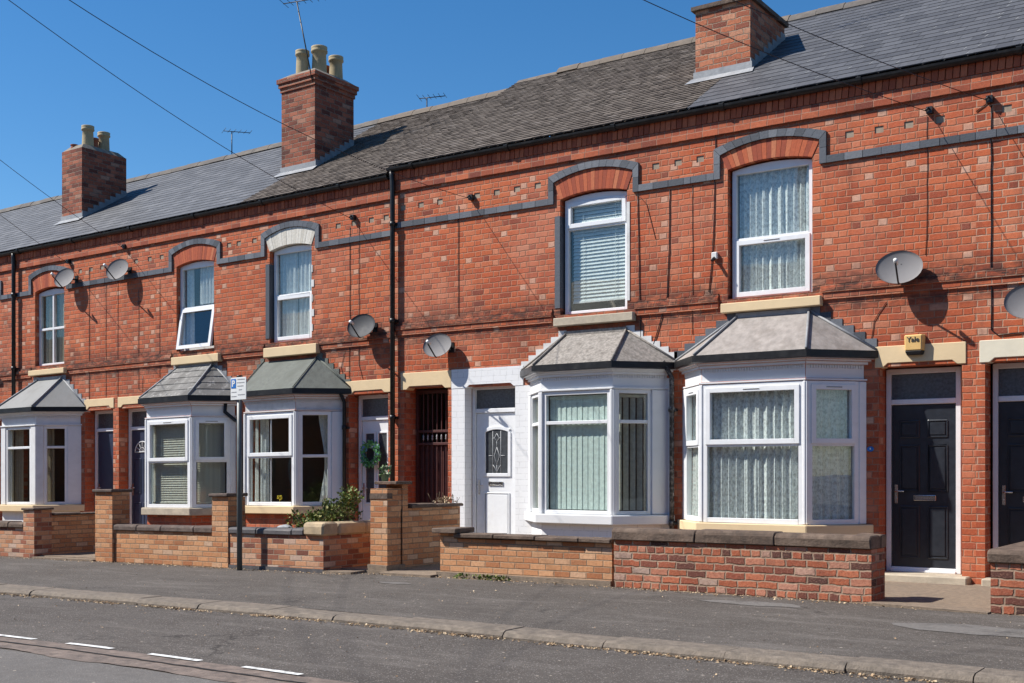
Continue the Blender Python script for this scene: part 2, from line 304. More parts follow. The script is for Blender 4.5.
# ------------------------------------------------------------------ mesh builder
class M:
    def __init__(s, T=None): s.v=[]; s.f=[]; s.m=[]; s.r=[]; s.sm=[]; s.T=T
    def add(s, vs, fs, mat=0, rnd=None, smooth=False):
        b = len(s.v)
        s.v += [s.T(p) if s.T else tuple(p) for p in vs]
        r = random.random() if rnd is None else rnd
        for f in fs: s.f.append([b+i for i in f]); s.m.append(mat); s.r.append(r); s.sm.append(smooth)
        return s
    def box(s, x0, x1, y0, y1, z0, z1, mat=0, rnd=None):
        return s.add([(x0,y0,z0),(x1,y0,z0),(x1,y1,z0),(x0,y1,z0),(x0,y0,z1),(x1,y0,z1),(x1,y1,z1),(x0,y1,z1)],
                     [(0,3,2,1),(4,5,6,7),(0,1,5,4),(1,2,6,5),(2,3,7,6),(3,0,4,7)], mat, rnd)
    def prism_xz(s, pts, y0, y1, mat=0, rnd=None):      # polygon (x,z) counter-clockwise seen from -y
        n = len(pts)
        vs = [(x,y0,z) for x,z in pts]+[(x,y1,z) for x,z in pts]
        fs = [tuple(range(n)), tuple(range(2*n-1, n-1, -1))]+[(i, i+n, (i+1)%n+n, (i+1)%n) for i in range(n)]
        return s.add(vs, fs, mat, rnd)
    def prism_xy(s, pts, z0, z1, mat=0, rnd=None):
        n = len(pts)
        vs = [(x,y,z0) for x,y in pts]+[(x,y,z1) for x,y in pts]
        fs = [tuple(range(n-1,-1,-1)), tuple(range(n, 2*n))]+[(i, (i+1)%n, (i+1)%n+n, i+n) for i in range(n)]
        return s.add(vs, fs, mat, rnd)
    def prism_yz(s, pts, x0, x1, mat=0):
        n = len(pts)
        vs = [(x0,y,z) for y,z in pts]+[(x1,y,z) for y,z in pts]
        fs = [tuple(range(n-1,-1,-1)), tuple(range(n, 2*n))]+[(i, (i+1)%n, (i+1)%n+n, i+n) for i in range(n)]
        return s.add(vs, fs, mat)
    def strip(s, inner, outer, y0, y1, mat=0, per=True):   # band between two (x,z) chains, one block per segment
        for i in range(len(inner)-1):
            s.prism_xz([inner[i], inner[i+1], outer[i+1], outer[i]], y0, y1, mat)
        return s
    def tube(s, path, r, n=8, mat=0, cap=True, taper=None):
        path = [Vector(p) for p in path]; vs = []; fs = []
        up = None
        for i, p in enumerate(path):
            d = (path[min(i+1,len(path)-1)]-path[max(i-1,0)]).normalized()
            if up is None:
                up = d.orthogonal().normalized()
            up = (up - d*up.dot(d)).normalized(); w = d.cross(up)
            rr = r if taper is None else r+(taper-r)*i/(len(path)-1)
            for k in range(n):
                a = 2*math.pi*k/n; vs.append(tuple(p+(up*math.cos(a)+w*math.sin(a))*rr))
        for i in range(len(path)-1):
            for k in range(n): fs.append((i*n+k, i*n+(k+1)%n, (i+1)*n+(k+1)%n, (i+1)*n+k))
        if cap: fs += [tuple(range(n-1,-1,-1)), tuple(range((len(path)-1)*n, len(path)*n))]
        return s.add(vs, fs, mat, smooth=True)
    def lathe(s, prof, c=(0,0,0), n=20, mat=0):
        vs = []; fs = []
        for r, z in prof:
            for k in range(n):
                a = 2*math.pi*k/n; vs.append((c[0]+r*math.cos(a), c[1]+r*math.sin(a), c[2]+z))
        for i in range(len(prof)-1):
            for k in range(n): fs.append((i*n+k, i*n+(k+1)%n, (i+1)*n+(k+1)%n, (i+1)*n+k))
        fs += [tuple(range(n-1,-1,-1)), tuple(range((len(prof)-1)*n, len(prof)*n))]
        return s.add(vs, fs, mat, smooth=True)
    def build(s, name, mats, parent=None, warp=None, bevel=0, origin=None, noise=0):
        me = bpy.data.meshes.new(name)
        mats = [mats] if isinstance(mats, str) else mats
        uvs = []
        V = s.v
        for f in s.f:
            p = [Vector(V[i]) for i in f]
            n = Vector((0,0,0))
            for i in range(len(p)):
                a, b = p[i], p[(i+1)%len(p)]
                n += Vector(((a.y-b.y)*(a.z+b.z), (a.z-b.z)*(a.x+b.x), (a.x-b.x)*(a.y+b.y)))
            ax, ay, az = abs(n.x), abs(n.y), abs(n.z)
            if az > ax and az > ay: uvs.append([(q.x, q.y) for q in p])
            elif ay >= ax*.8: uvs.append([(q.x, q.z) for q in p])
            else: uvs.append([(q.y+.37, q.z) for q in p])
        o = Vector(origin) if origin else (root_loc(parent) if parent else Vector((0,0,0)))
        W = warp or (parent and WARP.get(root_of(parent).name)) or warp_right
        vv = [Vector(W(p))-o for p in V]
        me.from_pydata([tuple(p) for p in vv], [], s.f)
        ul = me.uv_layers.new(name='UVMap')
        k = 0
        for poly, fu in zip(me.polygons, uvs):
            for j in range(len(fu)): ul.data[poly.loop_start+j].uv = fu[j]
        at = me.attributes.new('rnd', 'FLOAT', 'FACE')
        for i, r in enumerate(s.r): at.data[i].value = r
        for mm in mats: me.materials.append(m(mm))
        for i, poly in enumerate(me.polygons): poly.material_index = s.m[i]; poly.use_smooth = s.sm[i]
        if bevel:
            bm = bmesh.new(); bm.from_mesh(me)
            bmesh.ops.remove_doubles(bm, verts=bm.verts, dist=1e-5)
            es = [e for e in bm.edges if len(e.link_faces)==2 and e.calc_face_angle(0) > .5]
            bmesh.ops.bevel(bm, geom=es, offset=bevel, segments=1, affect='EDGES', clamp_overlap=True)
            bm.to_mesh(me); bm.free()
        if noise:
            for v in me.vertices:
                p = v.co+o
                v.co += Vector(mnoise.noise_vector(p*7))*noise+Vector(mnoise.noise_vector(p*21))*noise*.5
        ob = bpy.data.objects.new(name, me); C.objects.link(ob)
        ob.location = (0,0,0) if parent else o
        if parent: ob.parent = parent
        return ob
WARP = {}
def root_of(o):
    while o.parent: o = o.parent
    return o
def root_loc(o):
    return Vector(root_of(o).location)
def tag(o, label, cat, group=None):
    o['label'] = label; o['category'] = cat
    if group: o['group'] = group
    return o
def thing(name, loc, label, cat, group=None, warp=None):
    o = bpy.data.objects.new(name, None); C.objects.link(o)
    W = warp or warp_right
    o.location = W(loc); o.empty_display_size = .2
    if warp: WARP[o.name] = warp
    return tag(o, label, cat, group)
def struct(o): o['kind'] = 'structure'; return o

def arc(x0, x1, z, rise, n=14):            # segmental arch chain (x,z)
    w = x1-x0; out = []
    for i in range(n+1):
        t = i/n; out.append((x0+w*t, z+rise*(1-(2*t-1)**2)))
    return out

# ------------------------------------------------------------------ parts of a house
def wall_with_holes(b, x0, x1, z0, z1, holes, y, depth):
    xs = sorted({x0, x1}|{h[0] for h in holes}|{h[1] for h in holes}); zs = sorted({z0, z1}|{h[2] for h in holes}|{h[3] for h in holes})
    def solid(i, j):
        if i < 0 or j < 0 or i >= len(xs)-1 or j >= len(zs)-1: return None
        cx, cz = (xs[i]+xs[i+1])/2, (zs[j]+zs[j+1])/2
        return not any(h[0] < cx < h[1] and h[2] < cz < h[3] for h in holes)
    for i in range(len(xs)-1):
        for j in range(len(zs)-1):
            if not solid(i, j): continue
            a, c, e, g = xs[i], xs[i+1], zs[j], zs[j+1]
            b.add([(a,y,e),(c,y,e),(c,y,g),(a,y,g)], [(0,1,2,3)])
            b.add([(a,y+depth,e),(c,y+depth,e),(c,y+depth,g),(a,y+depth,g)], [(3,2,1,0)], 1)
            if solid(i-1, j) is False: b.add([(a,y,e),(a,y+depth,e),(a,y+depth,g),(a,y,g)], [(3,2,1,0)])
            if solid(i+1, j) is False: b.add([(c,y,e),(c,y+depth,e),(c,y+depth,g),(c,y,g)], [(0,1,2,3)])
            if solid(i, j-1) is False: b.add([(a,y,e),(c,y,e),(c,y+depth,e),(a,y+depth,e)], [(3,2,1,0)])
            if solid(i, j+1) is False: b.add([(a,y,g),(c,y,g),(c,y+depth,g),(a,y+depth,g)], [(0,1,2,3)])

def slate_field(b, x0, x1, e, r, gauge, width, lift, jit, tilt=0, glints=False):
    """individual slates between eave point e=(y,z) and ridge point r=(y,z)"""
    L = math.hypot(r[0]-e[0], r[1]-e[1]); dy, dz = (r[0]-e[0])/L, (r[1]-e[1])/L; ny, nz = -dz, dy
    rows = int(L/gauge)+1
    def pt(x, t, h): return (x, e[0]+dy*t+ny*h, e[1]+dz*t+nz*h)
    for i in range(rows):
        t0 = i*gauge; t1 = min(t0+gauge*1.12, L)
        if t0 >= L-.01: break
        x = x0-(width/2 if i % 2 else 0)-random.random()*.02
        while x < x1:
            w = width*(1+random.uniform(-.04,.04)); a, c = max(x, x0), min(x+w-.004, x1)
            x += w
            if c-a < .02: continue
            j0, j1 = random.uniform(-jit, jit), random.uniform(-jit, jit)
            h0, h1 = lift+random.uniform(0, tilt), lift+random.uniform(0, tilt); hb = .001
            q = random.random()*.94
            if glints and random.random() < .22:
                tj = random.uniform(t0, t0+.07); b.add([pt(a,tj,h0+.004),pt(a+.014,tj,h0+.004),pt(a+.014+.02,tj+.10,.005),pt(a+.02,tj+.10,.005)], [(0,1,2,3)], 0, 1.)  # thin pale sliver, a highlight painted along the slate's side edge
            b.add([pt(a,t0+j0,h0),pt(c,t0+j1,h1),pt(c,t1,hb),pt(a,t1,hb),pt(a,t0+j0,-.004),pt(c,t0+j1,-.004)],
                  [(0,1,2,3),(4,5,1,0)], 0, q)
EAVE = (14.31, 6.225)
def make_roof(h, x0, x1, zr, kind, yr=18.1, ridge='ridge_dark', ridge_step=None):
    e, r = EAVE, (yr, zr-.04)
    b = M()
    if kind == 'tile': slate_field(b, x0, x1, e, r, .105, .165, .010, .009, .009)
    else: slate_field(b, x0, x1, e, r, .205, .26, .007, .003, .002, glints=(kind == 'slate'))
    sl = b
    e2 = (2*yr-e[0], e[1]-.3)
    sl.add([(x0,e[0]+.02,e[1]-.01),(x1,e[0]+.02,e[1]-.01),(x1,r[0],r[1]-.01),(x0,r[0],r[1]-.01)], [(0,1,2,3)], 0, .3)
    sl.add([(x0,r[0],r[1]-.004),(x1,r[0],r[1]-.004),(x1,e2[0],e2[1]),(x0,e2[0],e2[1])], [(0,1,2,3)], 0, .4)
    o = sl.build('roof', {'tile':'tile','slate':'slate','far':'slate_far'}[kind], h)
    b = M(); x = x0; k = 0
    while x < x1-.02:
        xe = min(x+.45, x1); dzr = random.uniform(-.008,.008)
        if ridge_step and x < ridge_step: dzr -= .05
        prof = [(yr-.14, zr-.10+dzr), (yr-.09, zr-.02+dzr), (yr-.02, zr+.035+dzr), (yr+.02, zr+.035+dzr), (yr+.09, zr-.02+dzr), (yr+.14, zr-.10+dzr)]
        b.prism_yz(prof[::-1], x+.004, xe-.004); x = xe
    b.build('ridge_tiles', ridge, o, noise=.006)
    return o
def make_gutter(h, x0, x1, y=14.365, z=6.195, r=.062):
    b = M(); n = 7
    prof = [(y+r*math.cos(math.pi+math.pi*k/n), z+r*math.sin(math.pi+math.pi*k/n)) for k in range(n+1)]
    prof = prof+[(p[0]*.0+y+(p[0]-y)*.86, z+(p[1]-z)*.86) for p in reversed(prof)]
    b.prism_yz(prof, x0, x1)
    x = x0+.5
    while x < x1-.2:
        b.prism_yz([(y+(r+.012)*math.cos(math.pi+math.pi*k/n), z+(r+.012)*math.sin(math.pi+math.pi*k/n)) for k in range(n+1)]+[(y+r, z+.01),(y-r-.012, z+.01)], x-.03, x+.03); x += 1.83
    return b.build('gutter', 'black', h)
def make_cornice(h, x0, x1):
    b = M(); b.prism_yz([(14.415,5.835),(14.46,5.835),(14.46,6.2),(14.43,6.2),(14.43,6.005),(14.418,6.003),(14.418,5.925),(14.415,5.92)], x0, x1)
    o = b.build('eaves_course', 'brick_dark', h)
    s = M(); x = x0+.004
    while x < x1-.03:
        pr = 14.408+random.uniform(-.006,.006)
        a = random.uniform(-.004,.004)
        s.add([(x+a,pr,6.01),(x+.072+a,pr,6.01),(x+.072+a,14.45,6.01),(x+a,14.45,6.01),(x+.012,pr-.008,6.15),(x+.084,pr-.008,6.15),(x+.084,14.45,6.15),(x+.012,14.45,6.15)],
              [(0,3,2,1),(4,5,6,7),(0,1,5,4),(1,2,6,5),(2,3,7,6),(3,0,4,7)]); x += .0835
    s.build('soldier_course', 'soldier_dark', o)
    return o
def make_strings(h, x0, x1, win, brick):
    """blue drip course stepping over the window + moulded band at sill level"""
    b = M(); y0 = 14.418; wl, wr = win[0]-.19, win[1]+.19
    def run(a, c):
        x = a
        while x < c-.01:
            e = min(x+.232, c)
            b.box(x+.003, e-.003, y0+random.uniform(-.003,.003), 14.452, 5.242, 5.332); x = e
    if wl > x0: run(x0, wl)
    if wr < x1: run(wr, x1)
    b.box(wl, wl+.088, y0, 14.452, 5.242, 5.439); b.box(wr-.088, wr, y0, 14.452, 5.242, 5.439)
    b.prism_xz([(wl,5.443),(wl+.088,5.443),(wl+.088,5.550),(wl,5.640)], y0, 14.452); b.prism_xz([(wr-.088,5.443),(wr,5.443),(wr,5.640),(wr-.088,5.550)], y0, 14.452)
    inn = arc(wl+.088, wr-.088, 5.555, .125, 12); out = arc(wl, wr, 5.645, .13, 12)
    inn = [(wl+.088, 5.555)]+inn[1:-1]+[(wr-.088, 5.555)]
    for i in range(12):
        b.prism_xz([(inn[i][0]+.002, inn[i][1]), (inn[i+1][0]-.002, inn[i+1][1]), (out[i+1][0]-.002, out[i+1][1]), (out[i][0]+.002, out[i][1])], y0, 14.452)
    o = b.build('string_course', 'blue_brick', h)
    c = M()
    for a, e in ((x0, win[0]-.13), (win[1]+.13, x1)):
        if e-a < .05: continue
        c = M(); c.prism_yz([(14.425,3.515),(14.455,3.515),(14.455,3.72),(14.432,3.72),(14.432,3.665),(14.408,3.66),(14.408,3.605),(14.427,3.598),(14.425,3.59)], a, e)
        c.build('brick_band', brick, h)
    return o
def make_headers(h, xs):
    for x in xs:
        b = M(); b.box(x-.058, x+.058, 14.461, 14.53, 5.512, 5.603); b.build('pale_header_brick', 'header', h)
def make_arch(h, win, mat='soldier'):
    wl, wr = win[0]-.10, win[1]+.10
    n = 19
    b = M(); inn = arc(win[0], win[1], win[3]-.02, .07, n); out = arc(wl, wr, 5.55, .125, n)
    for i in range(n):
        b.prism_xz([(inn[i][0]+.0015, inn[i][1]), (inn[i+1][0]-.0015, inn[i+1][1]), (out[i+1][0]-.0015, out[i+1][1]), (out[i][0]+.0015, out[i][1])], 14.443+random.uniform(-.002,.002), 14.60)
    return b.build('brick_arch', mat, h)
def make_lintel(h, x0, x1, z0=2.62, z1=2.88, mat='cream', over=.04, cut=True):
    b = M(); a, e = x0-over, x1+over
    pts = [(a, z0), (x0+.05, z0), (x0+.11, z0+.05), (x1-.11, z0+.05), (x1-.05, z0), (e, z0), (e, z1), (a, z1)] if cut else [(a,z0),(e,z0),(e,z1),(a,z1)]
    b.prism_xz(pts, 14.436, 14.62)
    return b.build('lintel', mat, h, bevel=.006)
def frame_T(p0, p1, d0=0.):
    """local (u along the wall, d outwards, z) -> world, p0->p1 left to right seen from the street"""
    ux, uy = p1[0]-p0[0], p1[1]-p0[1]; L = math.hypot(ux, uy); ux /= L; uy /= L
    nx, ny = uy, -ux
    return (lambda p: (p0[0]+ux*p[0]+nx*(p[1]+d0), p0[1]+uy*p[0]+ny*(p[1]+d0), p[2])), L
def rect_frame(b, u0, u1, z0, z1, w, d0, d1):
    b.box(u0, u0+w, d0, d1, z0, z1); b.box(u1-w, u1, d0, d1, z0, z1)
    b.box(u0+w, u1-w, d0, d1, z0, z0+w); b.box(u0+w, u1-w, d0, d1, z1-w, z1)
def boxT(b, u0, u1, d0, d1, z0, z1, mat=0):   # box whose outward direction is +d (flip keeps normals right)
    b.box(u0, u1, d0, d1, z0, z1, mat)
def make_window(parent, T, L, z0, z1, rows, cols=None, name='window', mat='upvc', glass='glass', fw=.055, sash=(), sw=.045,
                arch=0., bars=(), tilt=None, vent=True, depth=.07):
    """rows: transom heights; cols: mullion positions; sash: set of (col,row) cells with an opening light"""
    cols = cols or []
    b = M(T); g = M(T)
    zt = z1
    if arch:
        top = arc(0, L, z1-.0, arch, 10)
        inn = [(u, z1-fw) for u, _ in top]
        for i in range(10): b.prism_xz([(inn[i][0],inn[i][1]),(inn[i+1][0],inn[i+1][1]),top[i+1],top[i]], -depth, 0)
        b.box(0, fw, -depth, 0, z0, z1-fw); b.box(L-fw, L, -depth, 0, z0, z1-fw); b.box(fw, L-fw, -depth, 0, z0, z0+fw)
    else: rect_frame(b, 0, L, z0, z1, fw, -depth, 0)
    us = [fw]+[c for c in cols]+[L-fw]; zs = [z0+fw]+list(rows)+[z1-fw]; hw = .024
    for c in cols: b.box(c-hw, c+hw, -depth, -.002, z0+fw, z1-fw)
    for r in rows: b.box(fw, L-fw, -depth, -.001, r-hw, r+hw)
    for i in range(len(us)-1):
        for j in range(len(zs)-1):
            a = us[i]+(hw if i else 0); c = us[i+1]-(hw if i < len(us)-2 else 0)
            e = zs[j]+(hw if j else 0); f = zs[j+1]-(hw if j < len(zs)-2 else 0)
            if tilt and (i, j) == tilt[0]:
                k = tilt[1]
                def TT(p, T=T, f=f, k=k, ): 
                    t = (f-p[2])
                    return T((p[0], p[1]+t*k, p[2]))
                b2 = M(TT); rect_frame(b2, a-.02, c+.02, e-.02, f+.02, sw+.02, -.03, .02)
                b.v_off = None
                bb = len(b.v); b.v += b2.v
                for q, mm, rr, ss in zip(b2.f, b2.m, b2.r, b2.sm): b.f.append([bb+x for x in q]); b.m.append(mm); b.r.append(rr); b.sm.append(ss)
                g2 = M(TT); g2.box(a+.01, c-.01, -.02, -.012, e+.01, f-.01)
                bb = len(g.v); g.v += g2.v
                for q, mm, rr, ss in zip(g2.f, g2.m, g2.r, g2.sm): g.f.append([bb+x for x in q]); g.m.append(mm); g.r.append(rr); g.sm.append(ss)
                continue
            if (i, j) in sash:
                rect_frame(b, a-.018, c+.018, e-.018, f+.018, sw+.018, -depth+.01, .016)
                if vent: b.box((a+c)/2-.11, (a+c)/2+.11, .016, .022, f-.02, f-.006, 1)
                a += sw; c -= sw; e += sw; f -= sw
            for k in bars: b.box((a+c)/2-.008, (a+c)/2+.008, -.045, -.026, e, f)
            g.box(a-.004, c+.004, -.042, -.036, e-.004, f+.004)
    o = b.build(name, [mat, 'black'], parent, bevel=.005)
    g.build('pane', glass, o)
    return o
def curtain(parent, T, u0, u1, z0, z1, mat='net', amp=.026, wl=.11, d=-.105, name='curtain', scallop=0., gather=None, seed=0):
    b = M(T); n = max(8, int((u1-u0)/.012)); rows = 10; vs = []; fs = []
    rr = random.Random(seed+int(u0*100)+int(z0*10)); ph = [rr.uniform(0, 6.28) for _ in range(5)]
    for j in range(rows+1):
        tz = j/rows
        for i in range(n+1):
            t = i/n; u = u0+(u1-u0)*t
            if gather: u = gather[0]+(u-gather[0])*(1-gather[1]*math.sin(math.pi*min(1, max(0, (1-tz)*.9)))**1.5)
            sg_ = math.sin(u*6.283/wl+ph[0]+1.1*math.sin(u*9+ph[1])); a = amp*(1.2*math.copysign(abs(sg_)**.7, sg_)+.5*math.sin(u*6.283/(wl*.43)+ph[2]+tz*.6))
            zz = z0+(z1-z0)*tz
            if j == 0 and scallop: zz += scallop*(t*2-1)**2
            vs.append((u, d+a*(.6+.4*(1-tz)), zz))
    for j in range(rows):
        for i in range(n): fs.append((j*(n+1)+i, j*(n+1)+i+1, (j+1)*(n+1)+i+1, (j+1)*(n+1)+i))
    b.add(vs, fs, 0, smooth=True)
    return b.build(name, mat, parent)
def venetian(parent, T, u0, u1, z0, z1, mat='blind_white', pitch=.05, d=-.10, tilt=.5):
    b = M(T); z = z0
    while z < z1:
        c, s_ = math.cos(tilt)*.029, math.sin(tilt)*.029
        b.add([(u0,d-c,z+s_),(u1,d-c,z+s_),(u1,d+c,z-s_),(u0,d+c,z-s_)], [(0,1,2,3)]); z += pitch
    b.box(u0, u1, d-.02, d+.02, z1, z1+.04)
    b.box(u0, u1, d-.02, d+.02, z0-.05, z0-.025)
    for k in (.2, .8): 
        uu = u0+(u1-u0)*k; b.box(uu-.002, uu+.002, d+.028, d+.031, z0, z1)
    return b.build('blind', mat, parent)
def vertical_blind(parent, T, u0, u1, z0, z1, mat='blind_green', pitch=.089, ang=.35, d=-.095):
    b = M(T); u = u0
    while u < u1-.03:
        a = ang+random.uniform(-.06,.06); c, s_ = math.cos(a)*.047, math.sin(a)*.047
        b.add([(u-c,d-s_,z0),(u+c,d+s_,z0),(u+c,d+s_,z1),(u-c,d-s_,z1)], [(0,1,2,3)]); u += pitch
    b.box(u0-.04, u1+.02, d-.02, d+.02, z1, z1+.04)
    return b.build('blind', mat, parent)
def make_sill(h, x0, x1, z0, z1, mat, proj=.10):
    b = M(); b.prism_yz([(14.45-proj, z0), (14.62, z0), (14.62, z1+.0), (14.45-proj, z1-.012)], x0, x1)
    return b.build('sill', mat, h, bevel=.008)
def upper_window(h, win, rows, recess=.085, **kw):
    x0, x1, z0, z1 = win
    T, L = frame_T((x0, FY+recess), (x1, FY+recess))
    return make_window(h, T, L, z0, z1-.02, rows, arch=.055, **kw), T, L

def make_door(h, x0, x1, z0, ztop, y, style, fmat='upvc', dmat='navy', handle_left=True, ztr=2.2):
    """frame with fanlight, leaf, ironmongery; y = plane of frame front"""
    T, L = frame_T((x0, y), (x1, y))
    fw = .06
    f = M(T); rect_frame(f, 0, L, z0, ztop, fw, -.09, 0); f.box(fw, L-fw, -.09, 0, ztr-.03, ztr+.035); f.box(fw-.002, L-fw+.002, -.02, .03, z0, z0+.03)
    fo = f.build('door_frame', fmat, h, bevel=.006)
    g = M(T); g.box(fw-.004, L-fw+.004, -.05, -.042, ztr+.033, ztop-fw+.004); g.build('fanlight', 'glass_obscure', fo)
    a, c = fw+.006, L-fw-.006; e, t = z0+.032, ztr-.034; W = c-a; H = t-e
    d = M(T); d.box(a, c, -.075, -.03, e, t)
    def panel(p0, p1, q0, q1, dd=.012):
        u0, u1, w0, w1 = a+W*p0, a+W*p1, e+H*q0, e+H*q1
        rect_frame(d, u0, u1, w0, w1, .018, -.03, -.03+dd)
        d.box(u0+.032, u1-.032, -.03, -.03+dd*.8, w0+.032, w1-.032)
    if style == 'six':
        for p0, p1 in ((.12,.44), (.56,.88)):
            panel(p0, p1, .80, .905); panel(p0, p1, .475, .755); panel(p0, p1, .07, .385)
    if style == 'white': panel(.2,.85,.10,.42, .016)
    if style == 'sun':
        for p0, p1 in ((.12,.44), (.56,.88)): panel(p0, p1, .42, .74); panel(p0, p1, .07, .34)
    if style == 'plain':
        pass
    do = d.build('door', dmat, h, bevel=.005)
    hu = a+W*.07 if handle_left else c-W*.07; sg = 1 if handle_left else -1
    hd = M(T); zc = e+H*.46; hd.box(hu-.018, hu+.018, -.03, -.018, zc-.12, zc+.11); hd.tube([(hu,-.02,zc+.03),(hu,.025,zc+.03),(hu+sg*.11,.027,zc+.03)], .010, 8)
    hd.lathe([(.012,0),(.012,.01)], (hu,-.02,zc-.06), 8)
    hd.build('handle', 'chrome', do, bevel=.002)
    if style in ('six', 'white'):
        lp = M(T); um = a+W*(.52 if style == 'six' else .5); zz = e+H*(.435 if style == 'six' else .485)
        rect_frame(lp, um-.135, um+.135, zz-.032, zz+.032, .012, -.03, -.014); lp.box(um-.122, um+.122, -.03, -.02, zz-.02, zz+.02)
        lp.build('letter_plate', 'chrome', do, bevel=.003)
    if style == 'white':
        u0, u1, w0, w1 = a+W*.24, a+W*.81, e+H*.56, e+H*.86
        gl = M(T); gl.prism_xz([(u0,w0),(u1,w0)]+[(x,z) for x,z in reversed(arc(u0,u1,w1,.04,8))], -.034, -.0275)
        go = gl.build('door_glass', 'glass_door', do)
        fr = M(T); ino = arc(u0,u1,w1,.04,8); oo = arc(u0-.05,u1+.05,w1+.045,.045,8); fr.strip(ino, oo, -.031, -.012)
        fr.box(u0-.05,u0,-.031,-.012,w0-.05,w1); fr.box(u1,u1+.05,-.031,-.012,w0-.05,w1); fr.box(u0,u1,-.031,-.012,w0-.05,w0)
        fr.build('glass_surround', fmat, do, bevel=.005)
        lc = M(T); um = (u0+u1)/2; r_ = .004
        def came(p): lc.tube([(x,-.024,z) for x,z in p], r_, 6)
        for sx in (-1, 1):
            ue = um+sx*.075
            came([(ue,w0),(ue,w1+.02)])
            came([(um,w0+.02),(um+sx*.04,w0+.09),(ue,w0+.13)]); came([(um,w0+.13),(um+sx*.05,w0+.27),(um,w0+.40)])
            came([(um,w1-.14),(um+sx*.045,w1-.09),(um,w1-.02)]); came([(ue,w0+.27),(um+sx*.15,w0+.27)])
            came([(um+sx*.045,w1-.09),(ue,w1-.09)])
        came([(um,w0),(um,w0+.13)]); came([(um,w0+.40),(um,w1-.14)])
        lc.build('lead_came', 'leadcame', go)
    if style == 'twin':
        for p0, p1 in ((.13,.43), (.57,.87)):
            u0, u1, w0, w1 = a+W*p0, a+W*p1, e+H*.36, e+H*.90
            gl = M(T); gl.box(u0, u1, -.034, -.028, w0, w1); gl.build('door_glass', 'glass_door', do)
            fr = M(T); rect_frame(fr, u0-.03, u1+.03, w0-.03, w1+.03, .032, -.031, -.014); fr.build('glass_surround', fmat, do, bevel=.004)
    if style == 'sun':
        cx = (a+c)/2; z0_ = e+H*.80; rad = W*.33
        pts = [(cx+rad*math.cos(k*math.pi/12), z0_+rad*.95*math.sin(k*math.pi/12)) for k in range(13)]
        gl = M(T); gl.prism_xz(pts, -.034, -.0275); go = gl.build('door_glass', 'glass_door', do)
        lc = M(T)
        for k in range(1, 6): lc.tube([(cx,-.025,z0_),(cx+rad*math.cos(k*math.pi/6),-.025,z0_+rad*.95*math.sin(k*math.pi/6))], .006, 6)
        lc.tube([(cx+rad*.4*math.cos(k*math.pi/8),-.024,z0_+rad*.4*math.sin(k*math.pi/8)) for k in range(9)], .006, 6)
        lc.tube([(x,-.026,z) for x,z in pts], .012, 6); lc.tube([(cx-rad,-.026,z0_),(cx+rad,-.026,z0_)], .012, 6)
        lc.build('lead_came', 'leadcame', go)
    return do

def offset_poly(P, d):
    """push the three street faces of a bay outline outwards by d (ends stay on the facade plane)"""
    A, B, Cc, D = P
    def nrm(p, q):
        dx, dy = q[0]-p[0], q[1]-p[1]; L = math.hypot(dx, dy); return (dy/L, -dx/L)
    n1, n2, n3 = nrm(A,B), nrm(B,Cc), nrm(Cc,D)
    def inter(p, n, q, k):
        # lines n.x = n.p+d , k.x = k.q+d
        a = n[0]*p[0]+n[1]*p[1]+d; b = k[0]*q[0]+k[1]*q[1]+d; det = n[0]*k[1]-n[1]*k[0]
        return ((a*k[1]-b*n[1])/det, (n[0]*b-k[0]*a)/det)
    wall = (0., 1.); 
    def onwall(p, n):
        a = n[0]*p[0]+n[1]*p[1]+d; return ((a-n[1]*FY)/n[0], FY)
    return [onwall(A, n1), inter(B,n1,B,n2), inter(Cc,n2,Cc,n3), onwall(D, n3)]
def posts(o, T, spans, d0, d1, z0, z1, mat):
    for a, e in spans:
        c = M(T); c.box(a, e, d0, d1, z0, z1); c.build('corner_post', mat, o, bevel=.008)
